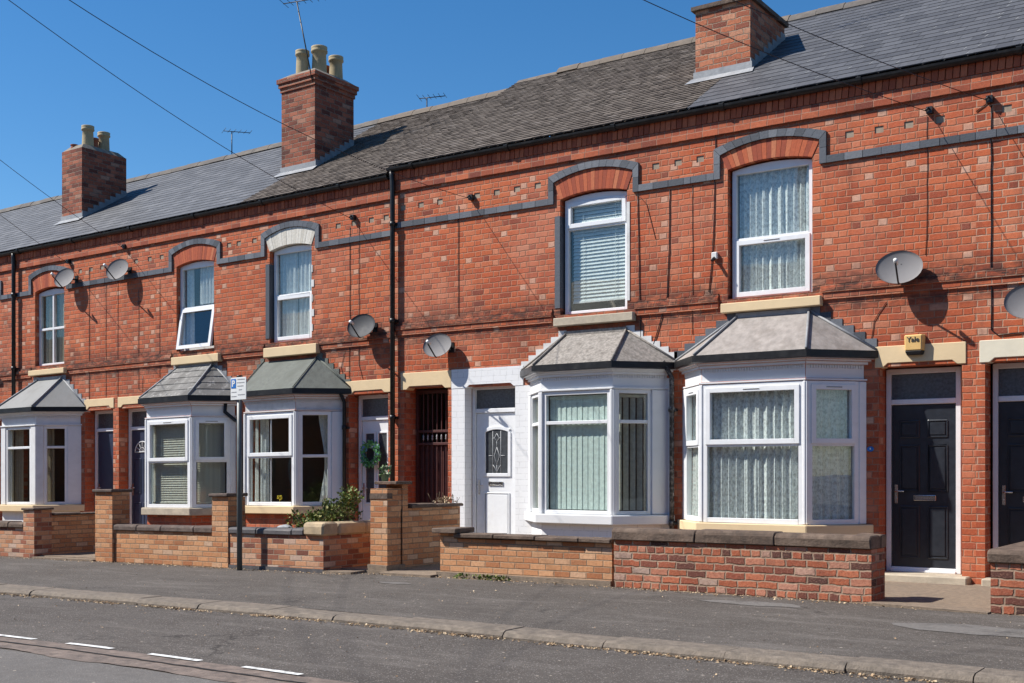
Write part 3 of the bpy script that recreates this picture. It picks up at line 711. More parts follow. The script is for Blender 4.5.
def make_bay(h, xs, top, zt, zsill=.69, style='B', base='brick', frieze='paint', roof='lead_grey', sillm='cream', p=.61, flash='lead', gutter_z=2.745):
    A, B, Cc, D = [(xs[0],FY), (xs[1],FY-p), (xs[2],FY-p), (xs[3],FY)]
    P = [A, B, Cc, D]
    zh = 2.455
    b = M(); q = offset_poly(P, -.03)
    back = FY-.02 if False else FY+.12
    def slab(poly, z0, z1, mat=0):
        pts = [(poly[0][0], back)]+poly+[(poly[3][0], back)]
        b.prism_xy(pts, z0, z1, mat)
    slab(q, -.25, zsill-.14)
    o = b.build('bay_window', base, h)
    b = M()
    slab(offset_poly(P, -.02), zh, 2.745, 1); slab(offset_poly(P, .012), zh+.008, zh+.035, 1); slab(offset_poly(P, .02), 2.66, 2.70, 1)
    slab(offset_poly(P, .05), 2.70, 2.725, 1); slab(offset_poly(P, .085), 2.725, 2.752, 1)
    b.build('frieze', [base, frieze], o, bevel=.004)
    # dentils
    pd = offset_poly(P, -.02)
    for i in range(3):
        T, L = frame_T(pd[i], pd[i+1]); dn = M(T); u = .03
        while u < L-.03: dn.box(u, u+.018, 0, .016, 2.615, 2.655); u += .036
        dn.build('dentil_moulding', frieze, o)
    s_ = M(); pts = offset_poly(P, .07); s_.prism_xy([(pts[0][0],back-.03)]+pts+[(pts[3][0],back-.03)], zsill-.135, zsill-.005)
    s_.build('sill', sillm, o, bevel=.01)
    # glazing on three faces
    F = [(A,B), (B,Cc), (Cc,D)]
    for i, (p0, p1) in enumerate(F):
        T, L = frame_T(p0, p1)
        front = i == 1
        if style in ('B', 'E', 'A'):
            e0, e1 = .035, L-.035
            if not front: e0, e1 = (.10, L-.03) if i == 0 else (.03, L-.10)
            T2 = (lambda pnt, T=T, e0=e0: T((pnt[0]+e0, pnt[1], pnt[2]))); L2 = e1-e0
            posts(o, T, [(0,e0),(e1,L)], -.07, .012, zsill, zh, 'upvc')
            w = make_window(o, T2, L2, zsill, zh, [1.68], sash={(0,1)}, name='window_frame', fw=.06)
            if style == 'E': venetian(o, T2, .08, L2-.08, zsill+.12, zh-.13, 'blind_beige', .042, -.14, .9)
            else: curtain(o, T2, .03, L2-.03, zsill+.06, zh-.03, 'net', .024, .12, -.11, seed=i)
        elif style == 'C':
            e0, e1 = (.05, L-.04) if front else ((.12, L-.05) if i == 0 else (.05, L-.25))
            T2 = (lambda pnt, T=T, e0=e0: T((pnt[0]+e0, pnt[1]-.015, pnt[2]))); L2 = e1-e0
            posts(o, T, [(0,e0),(e1,L)], -.08, .012, zsill, zh, 'paint')
            w = make_window(o, T2, L2, zsill, zh, [2.02], name='window_frame', mat='paint', fw=.05, glass='glass')
            if front: vertical_blind(o, T2, .10, L2-.04, zsill+.06, zh-.10, 'blind_green', .088, .10)
            else: vertical_blind(o, T2, .08, L2-.04, zsill+.06, zh-.10, 'blind_beige', .10, 1.0)
        elif style == 'D':
            e0, e1 = (.035, L-.035) if front else ((.10, L-.03) if i == 0 else (.06, L-.22))
            T2 = (lambda pnt, T=T, e0=e0: T((pnt[0]+e0, pnt[1]-.01, pnt[2]))); L2 = e1-e0
            posts(o, T, [(0,e0),(e1,L)], -.08, .012, zsill, zh, 'paint')
            w = make_window(o, T2, L2, zsill, zh, [1.72], sash=({(0,1)} if front else ()), name='window_frame', fw=.06, bars=((0,) if front else ()), vent=False)
            if i == 2: curtain(o, T2, L2*.62, L2-.02, zsill+.06, zh-.03, 'net_plain', .02, .09, -.16, gather=(L2-.02, .55))
            if i == 0: curtain(o, T2, .02, L2*.5, zsill+.06, zh-.03, 'net_plain', .02, .09, -.16)
            if front: curtain(o, T2, .02, L2*.2, zsill+.06, zh-.03, 'net_plain', .02, .09, -.30)
        else:   # F, G: painted masonry piers with narrower lights
            e0, e1 = (.16, L-.16) if front else ((.25, L-.16) if i == 0 else (.16, L-.27))
            T2 = (lambda pnt, T=T, e0=e0: T((pnt[0]+e0, pnt[1]-.02, pnt[2]))); L2 = e1-e0
            posts(o, T, [(0,e0),(e1,L)], -.10, -.004, zsill, zh, 'render_white')
            w = make_window(o, T2, L2, zsill, zh, [2.03], name='window_frame', mat='paint', fw=.055)
            curtain(o, T2, .03, L2*.35, zsill+.06, zh-.03, 'drape', .02, .1, -.2, seed=i)
    # gutter round the bay
    g = M(); g1 = offset_poly(P, .125); g0 = offset_poly(P, .05)
    z = gutter_z
    for i in range(3):
        a0, a1, b0, b1 = g1[i], g1[i+1], g0[i], g0[i+1]
        g.add([(a0[0],a0[1],z),(a1[0],a1[1],z),(b1[0],b1[1],z-.02),(b0[0],b0[1],z-.02),(a0[0],a0[1],z+.085),(a1[0],a1[1],z+.085),(b1[0],b1[1],z+.07),(b0[0],b0[1],z+.07)],
              [(0,3,2,1),(4,5,6,7),(0,1,5,4),(2,3,7,6)]+([(3,0,4,7)] if i == 0 else [])+([(1,2,6,5)] if i == 2 else []))
    g.build('bay_gutter', 'black', o)
    # hipped roof
    r = M(); e = offset_poly(P, .10); ze = gutter_z+.088
    t0, t1 = (top[0], FY-.01, zt), (top[1], FY-.01, zt)
    E = [(e[0][0],FY-.005,ze),(e[1][0],e[1][1],ze),(e[2][0],e[2][1],ze),(e[3][0],FY-.005,ze)]
    def face(q0, q1, w1, w0, rows):
        q0, q1, w0, w1 = map(Vector, (q0, q1, w0, w1)); n = (q1-q0).cross(w0-q0).normalized()
        for k in range(rows):
            s0, s1 = k/rows, min(1, (k+1.12)/rows)
            l0, l1 = q0.lerp(w0, s0), q1.lerp(w1, s0); u0, u1 = q0.lerp(w0, s1), q1.lerp(w1, s1)
            m_ = max(1, int((l1-l0).length/.24)); of = (.5 if k % 2 else 0)
            cuts = sorted({0., 1.}|{min(1, max(0, (j+of)/m_)) for j in range(m_+1)})
            for j in range(len(cuts)-1):
                c0, c1 = cuts[j], cuts[j+1]
                if c1-c0 < 1e-4: continue
                a_, b_, c_, d_ = l0.lerp(l1,c0), l0.lerp(l1,c1), u0.lerp(u1,c1), u0.lerp(u1,c0)
                lf = n*(.010+random.uniform(0,.004)); r.add([tuple(a_+lf),tuple(b_+lf),tuple(c_+n*.001),tuple(d_+n*.001),tuple(a_),tuple(b_)], [(0,1,2,3),(4,5,1,0)])
    slated = roof == 'bay_slate'
    def flat(*pts): r.add(pts, [tuple(range(len(pts)))])
    if slated:
        face(E[1], E[2], t1, t0, 5); face(E[2], E[3], t1, t1, 5); face(E[0], E[1], t0, t0, 5)
    flat(*[(v[0],v[1],v[2]-.004) for v in (E[1],E[2],t1,t0)]); flat(*[(v[0],v[1],v[2]-.004) for v in (E[2],E[3],t1)]); flat(*[(v[0],v[1],v[2]-.004) for v in (E[0],E[1],t0)])
    ro = r.build('bay_roof', roof, o)
    lift = Vector((0,-.004,.012)); hm = {'lead_grey':'lead','bay_slate':'lead','bay_grey':'lead','bay_felt':'bay_felt','bay_slate_old':'bay_slate_old'}[roof]
    for a_, b_, rad in ((E[1],t0,.018 if roof != 'bay_felt' else .008),(E[2],t1,.018 if roof != 'bay_felt' else .008),(E[0],t0,.016),(E[3],t1,.016)):
        hp = M(); hp.tube([tuple(Vector(a_)+lift), tuple(Vector(b_)+lift)], rad, 8); hp.build('hip_roll', hm, o)
    if style != 'D': hp = M(); hp.box(t0[0]-.02, t1[0]+.02, FY-.035, FY+.01, zt-.02, zt+.045); hp.build('top_flashing', hm, o)
    # stepped flashing against the wall
    for (a_, b_) in ((E[0],t0),(E[3],t1)):
        n = 6; st = M()
        for k in range(n):
            f0, f1 = k/n, (k+1)/n
            x0_, x1_ = a_[0]+(b_[0]-a_[0])*f0, a_[0]+(b_[0]-a_[0])*f1
            zz = a_[2]+(b_[2]-a_[2])*f0
            st.box(min(x0_,x1_), max(x0_,x1_), FY-.012, FY+.01, zz-.03, zz+(b_[2]-a_[2])/n+.06)
        st.build('stepped_flashing', flash, o)
    return o
def house_shell(h, x0, x1, holes, brick='brick', back=22.0):
    b = M(); wall_with_holes(b, x0, x1, -.4, 6.19, holes, FY, .3)
    b.add([(x0,back,-.4),(x1,back,-.4),(x1,back,6.06),(x0,back,6.06)], [(3,2,1,0)])
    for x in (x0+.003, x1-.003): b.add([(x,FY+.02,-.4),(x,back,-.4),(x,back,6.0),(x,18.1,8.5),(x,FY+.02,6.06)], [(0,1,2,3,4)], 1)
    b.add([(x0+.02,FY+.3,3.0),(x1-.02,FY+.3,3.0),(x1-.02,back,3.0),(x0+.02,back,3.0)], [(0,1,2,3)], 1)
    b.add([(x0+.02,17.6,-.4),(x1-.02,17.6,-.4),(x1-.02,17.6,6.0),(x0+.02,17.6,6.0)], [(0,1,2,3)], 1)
    return b.build('wall', [brick, 'room'], h)
def downpipe(h, x, y, z0, z1, r=.036, mat='black', name='downpipe', offset=None):
    b = M(); path = [(x,y,z0),(x,y,z1)]
    if offset: path += [(x+offset[0]*.5, y+offset[1]*.5, z1+.12), (x+offset[0], y+offset[1], z1+.22)]
    b.tube(path, r, 12); z = z0+.6
    while z < z1: b.tube([(x,y,z),(x,y,z+.07)], r+.01, 12); b.box(x-.06, x+.06, y+.01, FY+.01, z+.01, z+.05); z += 1.55
    return b.build(name, mat, h)
def cable(h, pts, r=.007, mat='black', name='wall_cable'):
    r *= .6; b = M(); y = FY-r-.003
    out = []
    for i, (x, z) in enumerate(pts):
        out.append((x, y, z))
        if i < len(pts)-1:
            n = max(2, int(math.hypot(pts[i+1][0]-x, pts[i+1][1]-z)/.2))
            for k in range(1, n): t = k/n; out.append((x+(pts[i+1][0]-x)*t+random.uniform(-.006,.006), y, z+(pts[i+1][1]-z)*t))
    b.tube(out, r, 5); return b.build(name, mat, h)
def make_chimney(h, x0, x1, y0, y1, zb, zt, corbel=True, bmat='brick_chim', pots=(), cap=None, stub=()):
    b = M(); b.box(x0, x1, y0, y1, zb-1.3, zt-(.0 if not corbel else .24))
    if corbel:
        for k, d in enumerate((.02, .045, .07)): b.box(x0-d, x1+d, y0-d, y1+d, zt-.24+k*.08, zt-.16+k*.08)
    o = b.build('chimney', bmat, h, noise=.004)
    f = M()
    if cap: f.box(x0-.05, x1+.05, y0-.05, y1+.05, zt, zt+.06)
    else:
        d = .06 if corbel else -.01; e = .12
        f.add([(x0-d,y0-d,zt+.002),(x1+d,y0-d,zt+.002),(x1+d,y1+d,zt+.002),(x0-d,y1+d,zt+.002),(x0+e,y0+e,zt+.12),(x1-e,y0+e,zt+.12),(x1-e,y1-e,zt+.12),(x0+e,y1-e,zt+.12)],
              [(0,3,2,1),(4,5,6,7),(0,1,5,4),(1,2,6,5),(2,3,7,6),(3,0,4,7)])
    f.build('flaunching', 'flaunch' if not cap else 'coping', o, noise=.008)
    for (px, py, hh, r, mt) in pots:
        p = M(); p.lathe([(r*1.0,0),(r*.98,hh*.15),(r*.92,hh*.55),(r*.88,hh*.80),(r*1.06,hh*.82),(r*1.08,hh*.88),(r*.98,hh*.90),(r*1.05,hh*.95),(r*1.04,hh),(r*.8,hh),(r*.78,hh*.7)], (px,py,zt+.06), 22)
        p.build('chimney_pot', mt, o)
    # lead flashing: apron in front and stepped soakers down the right and left sides
    sl = (8.62-EAVE[1])/(18.1-EAVE[0])
    def zr(y): return EAVE[1]+(y-EAVE[0])*sl
    l = M(); yf = y0-.012
    l.box(x0-.03, x1+.03, yf, y0+.01, zr(y0)-.03, zr(y0)+.12)
    l.add([(x0-.1,y0-.16,zr(y0-.16)+.022),(x1+.1,y0-.16,zr(y0-.16)+.022),(x1+.06,y0-.005,zr(y0)+.03),(x0-.06,y0-.005,zr(y0)+.03)], [(0,1,2,3)])
    n = 8
    for sx, xx in ((1, x1), (-1, x0)):
        for k in range(n):
            ya, yb = y0+(y1-y0)*k/n, y0+(y1-y0)*(k+1)/n
            l.box(min(xx, xx+sx*.012), max(xx, xx+sx*.012), ya, yb, zr(ya)-.05, zr(yb)+.07)
    l.build('flashing', 'lead', o)
    return o

# ------------------------------------------------------------------ the terrace
HG = 'brick terraced houses in the row'
def house(x0, x1, label, warp, brick, win, holes, zr=8.66, kind='slate', ridge='ridge_dark', ridge_step=None, arch='soldier', headers=(), gx=None):
    h = thing('terraced_house', ((x0+x1)/2, FY, 0), label, 'house', HG, warp)
    hs = [(win[0], win[1], win[2], win[3]+.06)]+holes+[(x-.055, x+.055, 5.515, 5.60) for x in headers if x0+.1 < x < x1-.1]
    headers = [x for x in headers if x0+.1 < x < x1-.1]
    house_shell(h, x0, x1, hs, brick)
    make_roof(h, x0, x1, zr, kind, ridge=ridge, ridge_step=ridge_step)
    g = gx or (x0, x1)
    make_gutter(h, g[0], g[1]); make_cornice(h, x0, x1); make_strings(h, x0, x1, win, brick)
    if headers: make_headers(h, headers)
    make_arch(h, win, arch)
    return h
def step(h, x0, x1, z0, z1, proj=.22, mat='stone', y1=14.7):
    b = M(); b.box(x0, x1, FY-proj, y1, z0, z1); return b.build('doorstep', mat, h, bevel=.015, noise=.006)
def spaced(a, b, n): return [a+(b-a)*(k+.5)/n for k in range(n)]

# --- house A (far right, cut by the frame)
wA = (-.05, 1.0, 3.63, 5.36)
hA = house(-3.30, 2.4, 'red brick house cut off by the photo edge, its navy door under a paler lintel', warp_right, 'brick_pale', wA,
           [(-3.20,-2.20,-.2,2.63), (-.78,1.62,.5,2.72)], headers=[-3.33+.37+.37*k for k in range(7)])
o, T, L = upper_window(hA, wA, [4.41], sash={(0,0)}); curtain(o, T, .05, L-.05, 3.7, 5.3, 'net')
make_sill(hA, wA[0]-.13, wA[1]+.15, 3.44, 3.575, 'cream_pale')
make_lintel(hA, -3.20, -2.20, mat='cream_pale', over=.06)
make_door(hA, -3.17, -2.27, .10, 2.62, 14.70, 'six')
step(hA, -3.2, -2.25, -.1, .10, .2)
make_bay(hA, (-.85,-.31,1.10,1.65), (-.07,.92), 3.39, .69, 'B')
cable(hA, [(-3.13,5.62),(-3.13,3.0),(-3.05,2.93),(-2.5,2.96)], .011)
cable(hA, [(-3.17,5.66),(-3.3,5.58)], .009)

# --- house B
wB = (-6.45, -5.29, 3.63, 5.37)
hB = house(-6.98, -3.30, 'red brick house with yellow alarm box above its navy black door and cream lintel', warp_right, 'brick', wB,
           [(-4.44,-3.46,-.2,2.63), (-6.9,-4.72,.5,2.72)],
           headers=[-6.85,-4.81,-4.44,-4.08,-3.71,-3.33+.02])
o, T, L = upper_window(hB, (-6.42,-5.31,3.62,5.36), [4.41], sash={(0,0)})
curtain(o, T, .06, L-.06, 3.7, 5.32, 'net', .022, .10)
make_sill(hB, -6.51, -5.15, 3.44, 3.575, 'cream')
make_lintel(hB, -4.44, -3.46, mat='cream', over=.05)
make_door(hB, -4.43, -3.53, .10, 2.61, 14.70, 'six')
step(hB, -4.46, -3.36, -.1, .10, .2)
make_bay(hB, (-7.10,-6.56,-5.15,-4.60), (-6.30,-5.33), 3.385, .69, 'B', roof='lead_grey', sillm='cream', flash='blue_brick')
ch = make_chimney(hB, -7.47, -6.62, 15.6, 16.9, 7.0, 8.05, corbel=False, cap=True, bmat='brick_chim_bright')
cable(hB, [(-3.86,5.62),(-3.86,4.6),(-3.88,3.95)], .006); cable(hB, [(-6.62,6.0),(-6.64,4.9),(-6.67,4.2),(-6.72,3.75)], .010)
cable(hB, [(-6.98+.02,5.22),(-6.98+.02,3.2)], .006); cable(hB, [(-4.35,3.42),(-4.5,3.2),(-4.55,2.9)], .007)
b = M(); b.lathe([(.036,0),(.036,.02),(.02,.025)], (0,0,0), 16)
b = M(frame_T((-4.60,FY),(-4.50,FY))[0]); b.add([(.055+.042*math.cos(k*math.pi/8), .012, 1.62+.032*math.sin(k*math.pi/8)) for k in range(16)]+[(.055+.042*math.cos(k*math.pi/8), 0, 1.62+.032*math.sin(k*math.pi/8)) for k in range(16)],
    [tuple(range(16))]+[(i, i+16, (i+1)%16+16, (i+1)%16) for i in range(16)])
np_ = b.build('number_plate', 'sign_blue', hB)
b = M(frame_T((-4.60,FY),(-4.50,FY))[0]); b.box(.047,.062,.012,.0145,1.612,1.635); b.build('numeral', 'sign_white', np_)

# --- house C with the passage
wC = (-9.08, -7.97, 3.62, 5.32)
hC = house(-12.28, -6.98, 'house with white painted brick ground floor, white door and iron passage gate', warp_right, 'brick', wC,
           [(-10.81,-9.86,-.2,2.64), (-9.55,-7.40,.5,2.72), (-12.02,-11.14,-.2,2.67)], kind='tile', ridge='ridge', zr=8.66, ridge_step=-11.7,
           headers=[-7.52,-7.18,-9.47,-9.84,-10.21,-10.58,-11.3,-11.68,-12.05])
o, T, L = upper_window(hC, (-9.05,-7.99,3.61,5.31), [4.87], sash={(0,1)}, vent=False, fw=.06)
venetian(o, T, .10, L-.07, 3.84, 5.20, 'blind_white', .052, -.085, 1.12)
make_sill(hC, -9.14, -7.83, 3.445, 3.575, 'stone')
make_lintel(hC, -12.02, -11.14, mat='cream', over=.07, z0=2.64, z1=2.91)
b = M(); b.prism_xz([(-10.99,2.622),(-10.78,2.622),(-10.72,2.67),(-9.95,2.67),(-9.89,2.622),(-9.72,2.622),(-9.72,2.915),(-11.06,2.915),(-11.06,2.62)], 14.432, 14.60)
# white painted ground floor facing
wall_with_holes(b, -11.06, -7.30, -.1, 2.62, [(-10.806,-9.864,-.1,2.62), (-9.54,-7.41,.5,2.62)], 14.437, .18)
b.build('painted_facing', ['brick_white', 'brick_white'], hC)
make_door(hC, -10.80, -9.93, .10, 2.66, 14.62, 'white', dmat='upvc', ztr=2.27)
step(hC, -10.8, -9.97, -.1, .10, .15)
bC = make_bay(hC, (-9.62,-9.04,-7.86,-7.32), (-8.97,-7.98), 3.325, .75, 'C', base='brick_white', roof='bay_slate_old', sillm='paint', flash='paint_old')
downpipe(hC, -7.24, 14.38, .0, 2.62, .034, 'black_flaky', offset=(-.10,-.08))
downpipe(hC, -12.20, 14.37, .02, 5.95, .04, offset=(-.02,-.01))
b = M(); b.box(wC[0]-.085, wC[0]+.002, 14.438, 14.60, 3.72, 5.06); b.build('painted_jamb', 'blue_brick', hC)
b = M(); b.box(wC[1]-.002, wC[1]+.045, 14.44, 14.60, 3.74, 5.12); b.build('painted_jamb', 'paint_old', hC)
# passage gate
gx0, gx1 = -12.00, -11.16
T, L = frame_T((gx0, 14.72), (gx1, 14.72))
b = M(T); rect_frame(b, 0, L, .06, 2.64, .055, -.06, .0)
for zz in (1.98, 1.78): b.box(.055, L-.055, -.045, .01, zz-.02, zz+.02)
u = .055+.09
while u < L-.09: b.box(u-.009, u+.009, -.03, -.008, .1, 2.58); u += .092
go = b.build('passage_gate', 'maroon', hC, bevel=.003)
b = M(T); b.box(.056, L-.056, -.052, -.046, .1, 1.77); b.build('back_sheet', 'maroon', go)
b = M(T); u = .055+.09
while u < L-.09:
    b.lathe([(.004,-.05),(.016,-.02),(.010,.0),(.016,.02),(.004,.05)], (u,-.012,1.88), 8); u += .092
b.build('iron_collars', 'ink_grey', go)
b = M(); b.add([(gx0-.05,15.9,-.1),(gx1+.05,15.9,-.1),(gx1+.05,15.9,2.8),(gx0-.05,15.9,2.8)], [(0,1,2,3)]); b.build('passage_dark_sheet', 'dark', hC)  # near-black sheet painting the darkness of the passage behind the gate
cable(hC, [(-10.93,5.45),(-10.93,3.75)], .008); cable(hC, [(-7.80,5.2),(-7.78,4.4),(-7.75,3.2)], .010); cable(hC, [(-7.80,5.2),(-7.66,5.05),(-7.52,4.55)], .006)
cable(hC, [(-7.30,5.2),(-7.31,4.4),(-7.34,3.75),(-7.55,3.1)], .011); cable(hC, [(-11.03,2.9),(-11.03,2.3)], .006)

# --- house D
wD = (-15.07, -14.06, 3.72, 5.34)
hD = house(-15.66, -12.28, 'house with white painted window arch, green felted bay roof and wreath on its door', warp_left, 'brick_left', wD,
           [(-13.21,-12.36,-.2,2.73), (-15.5,-13.40,.5,2.83)], kind='tile', ridge='ridge', zr=8.62, arch='voussoir_white',
           headers=[-13.45,-13.1,-12.72,-12.4,-15.45])
o, T, L = upper_window(hD, (-15.05,-14.07,3.72,5.34), [4.53], sash={(0,0)}, vent=False)
curtain(o, T, .05, L*.50, 3.8, 5.3, 'net_plain', .02, .10); curtain(o, T, L*.52, L-.05, 3.8, 5.3, 'net_plain', .02, .10)
make_sill(hD, -15.13, -13.86, 3.46, 3.635, 'cream')
make_lintel(hD, -13.20, -12.38, mat='cream', over=.10, z0=2.73, z1=2.95)
make_door(hD, -13.19, -12.43, .14, 2.72, 14.66, 'twin', dmat='upvc', ztr=2.33)
step(hD, -13.22, -12.4, -.1, .14, .15)
make_bay(hD, (-15.60,-15.05,-13.84,-13.30), (-15.2,-13.93), 3.40, .90, 'D', roof='bay_felt', frieze='paint_old', sillm='cream', flash='bay_felt', base='brick_left')
downpipe(hD, -13.26, 14.39, .0, 2.6, .03, 'black', offset=(-.06,-.08))
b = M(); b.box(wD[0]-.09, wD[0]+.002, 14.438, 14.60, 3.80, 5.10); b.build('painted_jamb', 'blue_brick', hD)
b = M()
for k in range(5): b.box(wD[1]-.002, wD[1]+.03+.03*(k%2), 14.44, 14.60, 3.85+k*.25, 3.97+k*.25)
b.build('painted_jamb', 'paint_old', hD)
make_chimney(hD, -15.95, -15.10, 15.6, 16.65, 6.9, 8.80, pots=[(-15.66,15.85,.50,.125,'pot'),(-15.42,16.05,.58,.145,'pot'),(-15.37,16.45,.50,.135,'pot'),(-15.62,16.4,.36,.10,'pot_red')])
cable(hD, [(-13.18,5.5),(-13.18,4.0),(-13.2,3.0)], .008); cable(hD, [(-12.98,5.5),(-12.98,3.2),(-12.9,2.97)], .006); cable(hD, [(-13.3,3.45),(-13.38,3.2),(-13.3,2.95)], .006)

# --- house E
wE = (-17.53, -16.50, 3.74, 5.34)
hE = house(-19.25, -15.66, 'house with a tilted open upper window and white streaked slate bay roof', warp_left, 'brick_left', wE,
           [(-19.23,-18.36,-.2,2.75), (-18.1,-16.02,.5,2.83)], kind='far', zr=8.62, headers=[-16.1,-15.85,-17.95,-18.3,-18.7,-19.05])
o, T, L = upper_window(hE, (-17.52,-16.52,3.74,5.34), [4.53], tilt=((0,0), .16))
curtain(o, T, L*.45, L-.05, 4.6, 5.3, 'net_plain', .02, .10); curtain(o, T, .03, L*.25, 3.8, 5.3, 'net_plain', .02, .10)
make_sill(hE, -17.57, -16.28, 3.48, 3.635, 'cream')
make_lintel(hE, -19.20, -18.44, mat='cream', over=.05, z0=2.77, z1=2.97)
make_door(hE, -19.21, -18.43, .16, 2.75, 14.66, 'sun', dmat='navy_blue', ztr=2.36)
step(hE, -19.24, -18.4, -.1, .16, .15)
make_bay(hE, (-18.20,-17.65,-16.40,-15.92), (-17.45,-16.52), 3.45, .85, 'E', roof='bay_slate', sillm='stone', flash='lead', base='brick_left')
b = M(); b.tube([(-16.02,14.30,2.75),(-16.02,14.28,2.55),(-15.85,14.36,2.40),(-15.72,14.39,2.33),(-15.72,14.39,0)], .034, 10); b.build('downpipe', 'black', hE)
cable(hE, [(-18.0,5.15),(-18.0,3.3)], .006); cable(hE, [(-18.62,5.0),(-18.62,3.1),(-18.5,3.05),(-18.5,3.35)], .006); cable(hE, [(-17.15,3.6),(-17.2,3.3)],.006)

# --- house F
wF = (-21.98, -20.98, 3.74, 5.30)
hF = house(-22.90, -19.25, 'house with wooden sash upper window, plain blue door and grey sheet bay roof', warp_left, 'brick_left', wF,
           [(-20.29,-19.40,-.2,2.75), (-22.7,-20.5,.5,2.83)], kind='far', zr=8.62, headers=[-19.4,-19.75,-20.1,-20.45])
o, T, L = upper_window(hF, (-21.97,-20.99,3.73,5.28), [4.5], cols=[.49], mat='paint', fw=.06)
curtain(o, T, .05, L*.42, 3.8, 5.2, 'drape', .02, .12); curtain(o, T, L*.55, L-.05, 3.8, 5.2, 'drape', .02, .12)
make_sill(hF, -22.08, -20.86, 3.54, 3.66, 'cream')
make_lintel(hF, -20.26, -19.42, mat='cream', over=.05, z0=2.77, z1=2.97)
make_door(hF, -20.27, -19.47, .16, 2.75, 14.66, 'plain', dmat='navy_blue', ztr=2.36)
step(hF, -20.3, -19.4, -.1, .16, .15)
make_bay(hF, (-22.80,-22.24,-21.05,-20.41), (-21.84,-21.05), 3.45, .88, 'F', base='render_white', frieze='render_white', roof='bay_grey', sillm='cream', flash='lead')
make_chimney(hF, -22.73, -22.02, 15.6, 16.75, 6.9, 8.58, corbel=False, pots=[(-22.30,15.95,.52,.13,'pot'),(-22.38,16.42,.50,.13,'pot'),(-22.5,15.75,.10,.08,'pot_red'),(-22.4,16.18,.32,.10,'pot_red')])
downpipe(hF, -22.62, 14.37, .0, 5.95, .042, offset=(0,-.01)); 
cable(hF, [(-20.15,5.6),(-20.15,2.95)], .008); cable(hF, [(-19.62,5.2),(-19.62,3.0)], .006); cable(hF, [(-19.25,5.5),(-19.25,3.0)], .006)

# --- house G (only its right end is in view)
wG = (-24.6, -23.35, 3.74, 5.30)
hG = house(-26.5, -22.90, 'farthest house in view, only its bay roof tip showing past a black downpipe', warp_left, 'brick_left', wG,
           [(-25.5,-23.5,.5,2.83)], kind='far', zr=8.62)
o, T, L = upper_window(hG, (-24.58,-23.37,3.73,5.28), [4.5]); curtain(o, T, .05, L-.05, 3.8, 5.2, 'net')
make_sill(hG, -24.7, -23.25, 3.54, 3.66, 'cream')
make_bay(hG, (-25.55,-25.0,-23.80,-23.25), (-24.8,-24.0), 3.45, .88, 'F', base='render_white', frieze='render_white', roof='bay_grey', sillm='cream', flash='lead')
h8 = thing('terraced_house', (-29.5, FY, 0), 'grey slate roof end of the row running out past the leftmost chimney', 'house', HG, warp_left)
house_shell(h8, -32.5, -26.5, [], 'brick_left'); make_roof(h8, -32.5, -26.5, 8.62, 'far'); make_gutter(h8, -32.5, -26.5); make_cornice(h8, -32.5, -26.5)

# ------------------------------------------------------------------ ground
def sheet(name, x0, x1, y0, y1, z, mat, nx=40, warp=warp_ground, ny=1):
    b = M(); vs = []; fs = []
    for j in range(ny+1):
        for i in range(nx+1): vs.append((x0+(x1-x0)*i/nx, y0+(y1-y0)*j/ny, z))
    for j in range(ny):
        for i in range(nx): k = j*(nx+1)+i; fs.append((k, k+1, k+nx+2, k+nx+1))
    b.add(vs, fs); return struct(b.build(name, mat, warp=warp))
sheet('ground', -400, 400, -400, 400, -1.2, 'carriage', 1, warp_right)
ROAD = -.06
sheet('parking_lane', -60, 25, 5.35, 8.10, ROAD, 'road', 85)
sheet('road', -60, 25, -.6, 5.36, ROAD+.004, 'carriage', 85)
# worn seam between the two asphalts, ragged edges
b = M(); n = 420; top = []; bot = []
rr = random.Random(4)
for i in range(n+1):
    x = -22+22*i/n
    top.append((x, 5.80+.05*mnoise.noise(Vector((x*1.3,1,0)))+.02*mnoise.noise(Vector((x*6,2,0))), ROAD+.008)); bot.append((x, 5.36+.08*mnoise.noise(Vector((x*1.1,5,0)))+.03*mnoise.noise(Vector((x*5,7,0))), ROAD+.008))
vs = bot+top; b.add(vs, [(i, i+1, n+2+i, n+1+i) for i in range(n)])
struct(b.build('road_seam', 'seam', warp=warp_ground))
b = M()
mid = [(x, 5.60+.02*mnoise.noise(Vector((x*2,3,0)))+.015*mnoise.noise(Vector((x*9,4,0)))) for x in [-22+22*i/300 for i in range(301)]]
for i in range(300):
    wd = .012+.014*abs(mnoise.noise(Vector((mid[i][0]*3, 8, 0))))
    b.add([(mid[i][0],mid[i][1]-wd,ROAD+.012),(mid[i+1][0],mid[i+1][1]-wd,ROAD+.012),(mid[i+1][0],mid[i+1][1]+wd,ROAD+.012),(mid[i][0],mid[i][1]+wd,ROAD+.012)], [(0,1,2,3)])
struct(b.build('seam_crack', 'dark', warp=warp_ground))
b = M()
for k in range(14):
    x = -5.75-1.03*k
    for a in range(6):
        q0, q1 = x-.57+.095*a, x-.57+.095*(a+1)
        b.add([(q0,5.775,ROAD+.016),(q1,5.775,ROAD+.016),(q1,5.835+rr.uniform(-.004,.004),ROAD+.016),(q0,5.835+rr.uniform(-.004,.004),ROAD+.016)], [(0,1,2,3)])
struct(b.build('bay_markings', 'line', warp=warp_ground))
sheet('pavement', -60, 25, 8.34, 12.6, 0, 'pavement', 85)
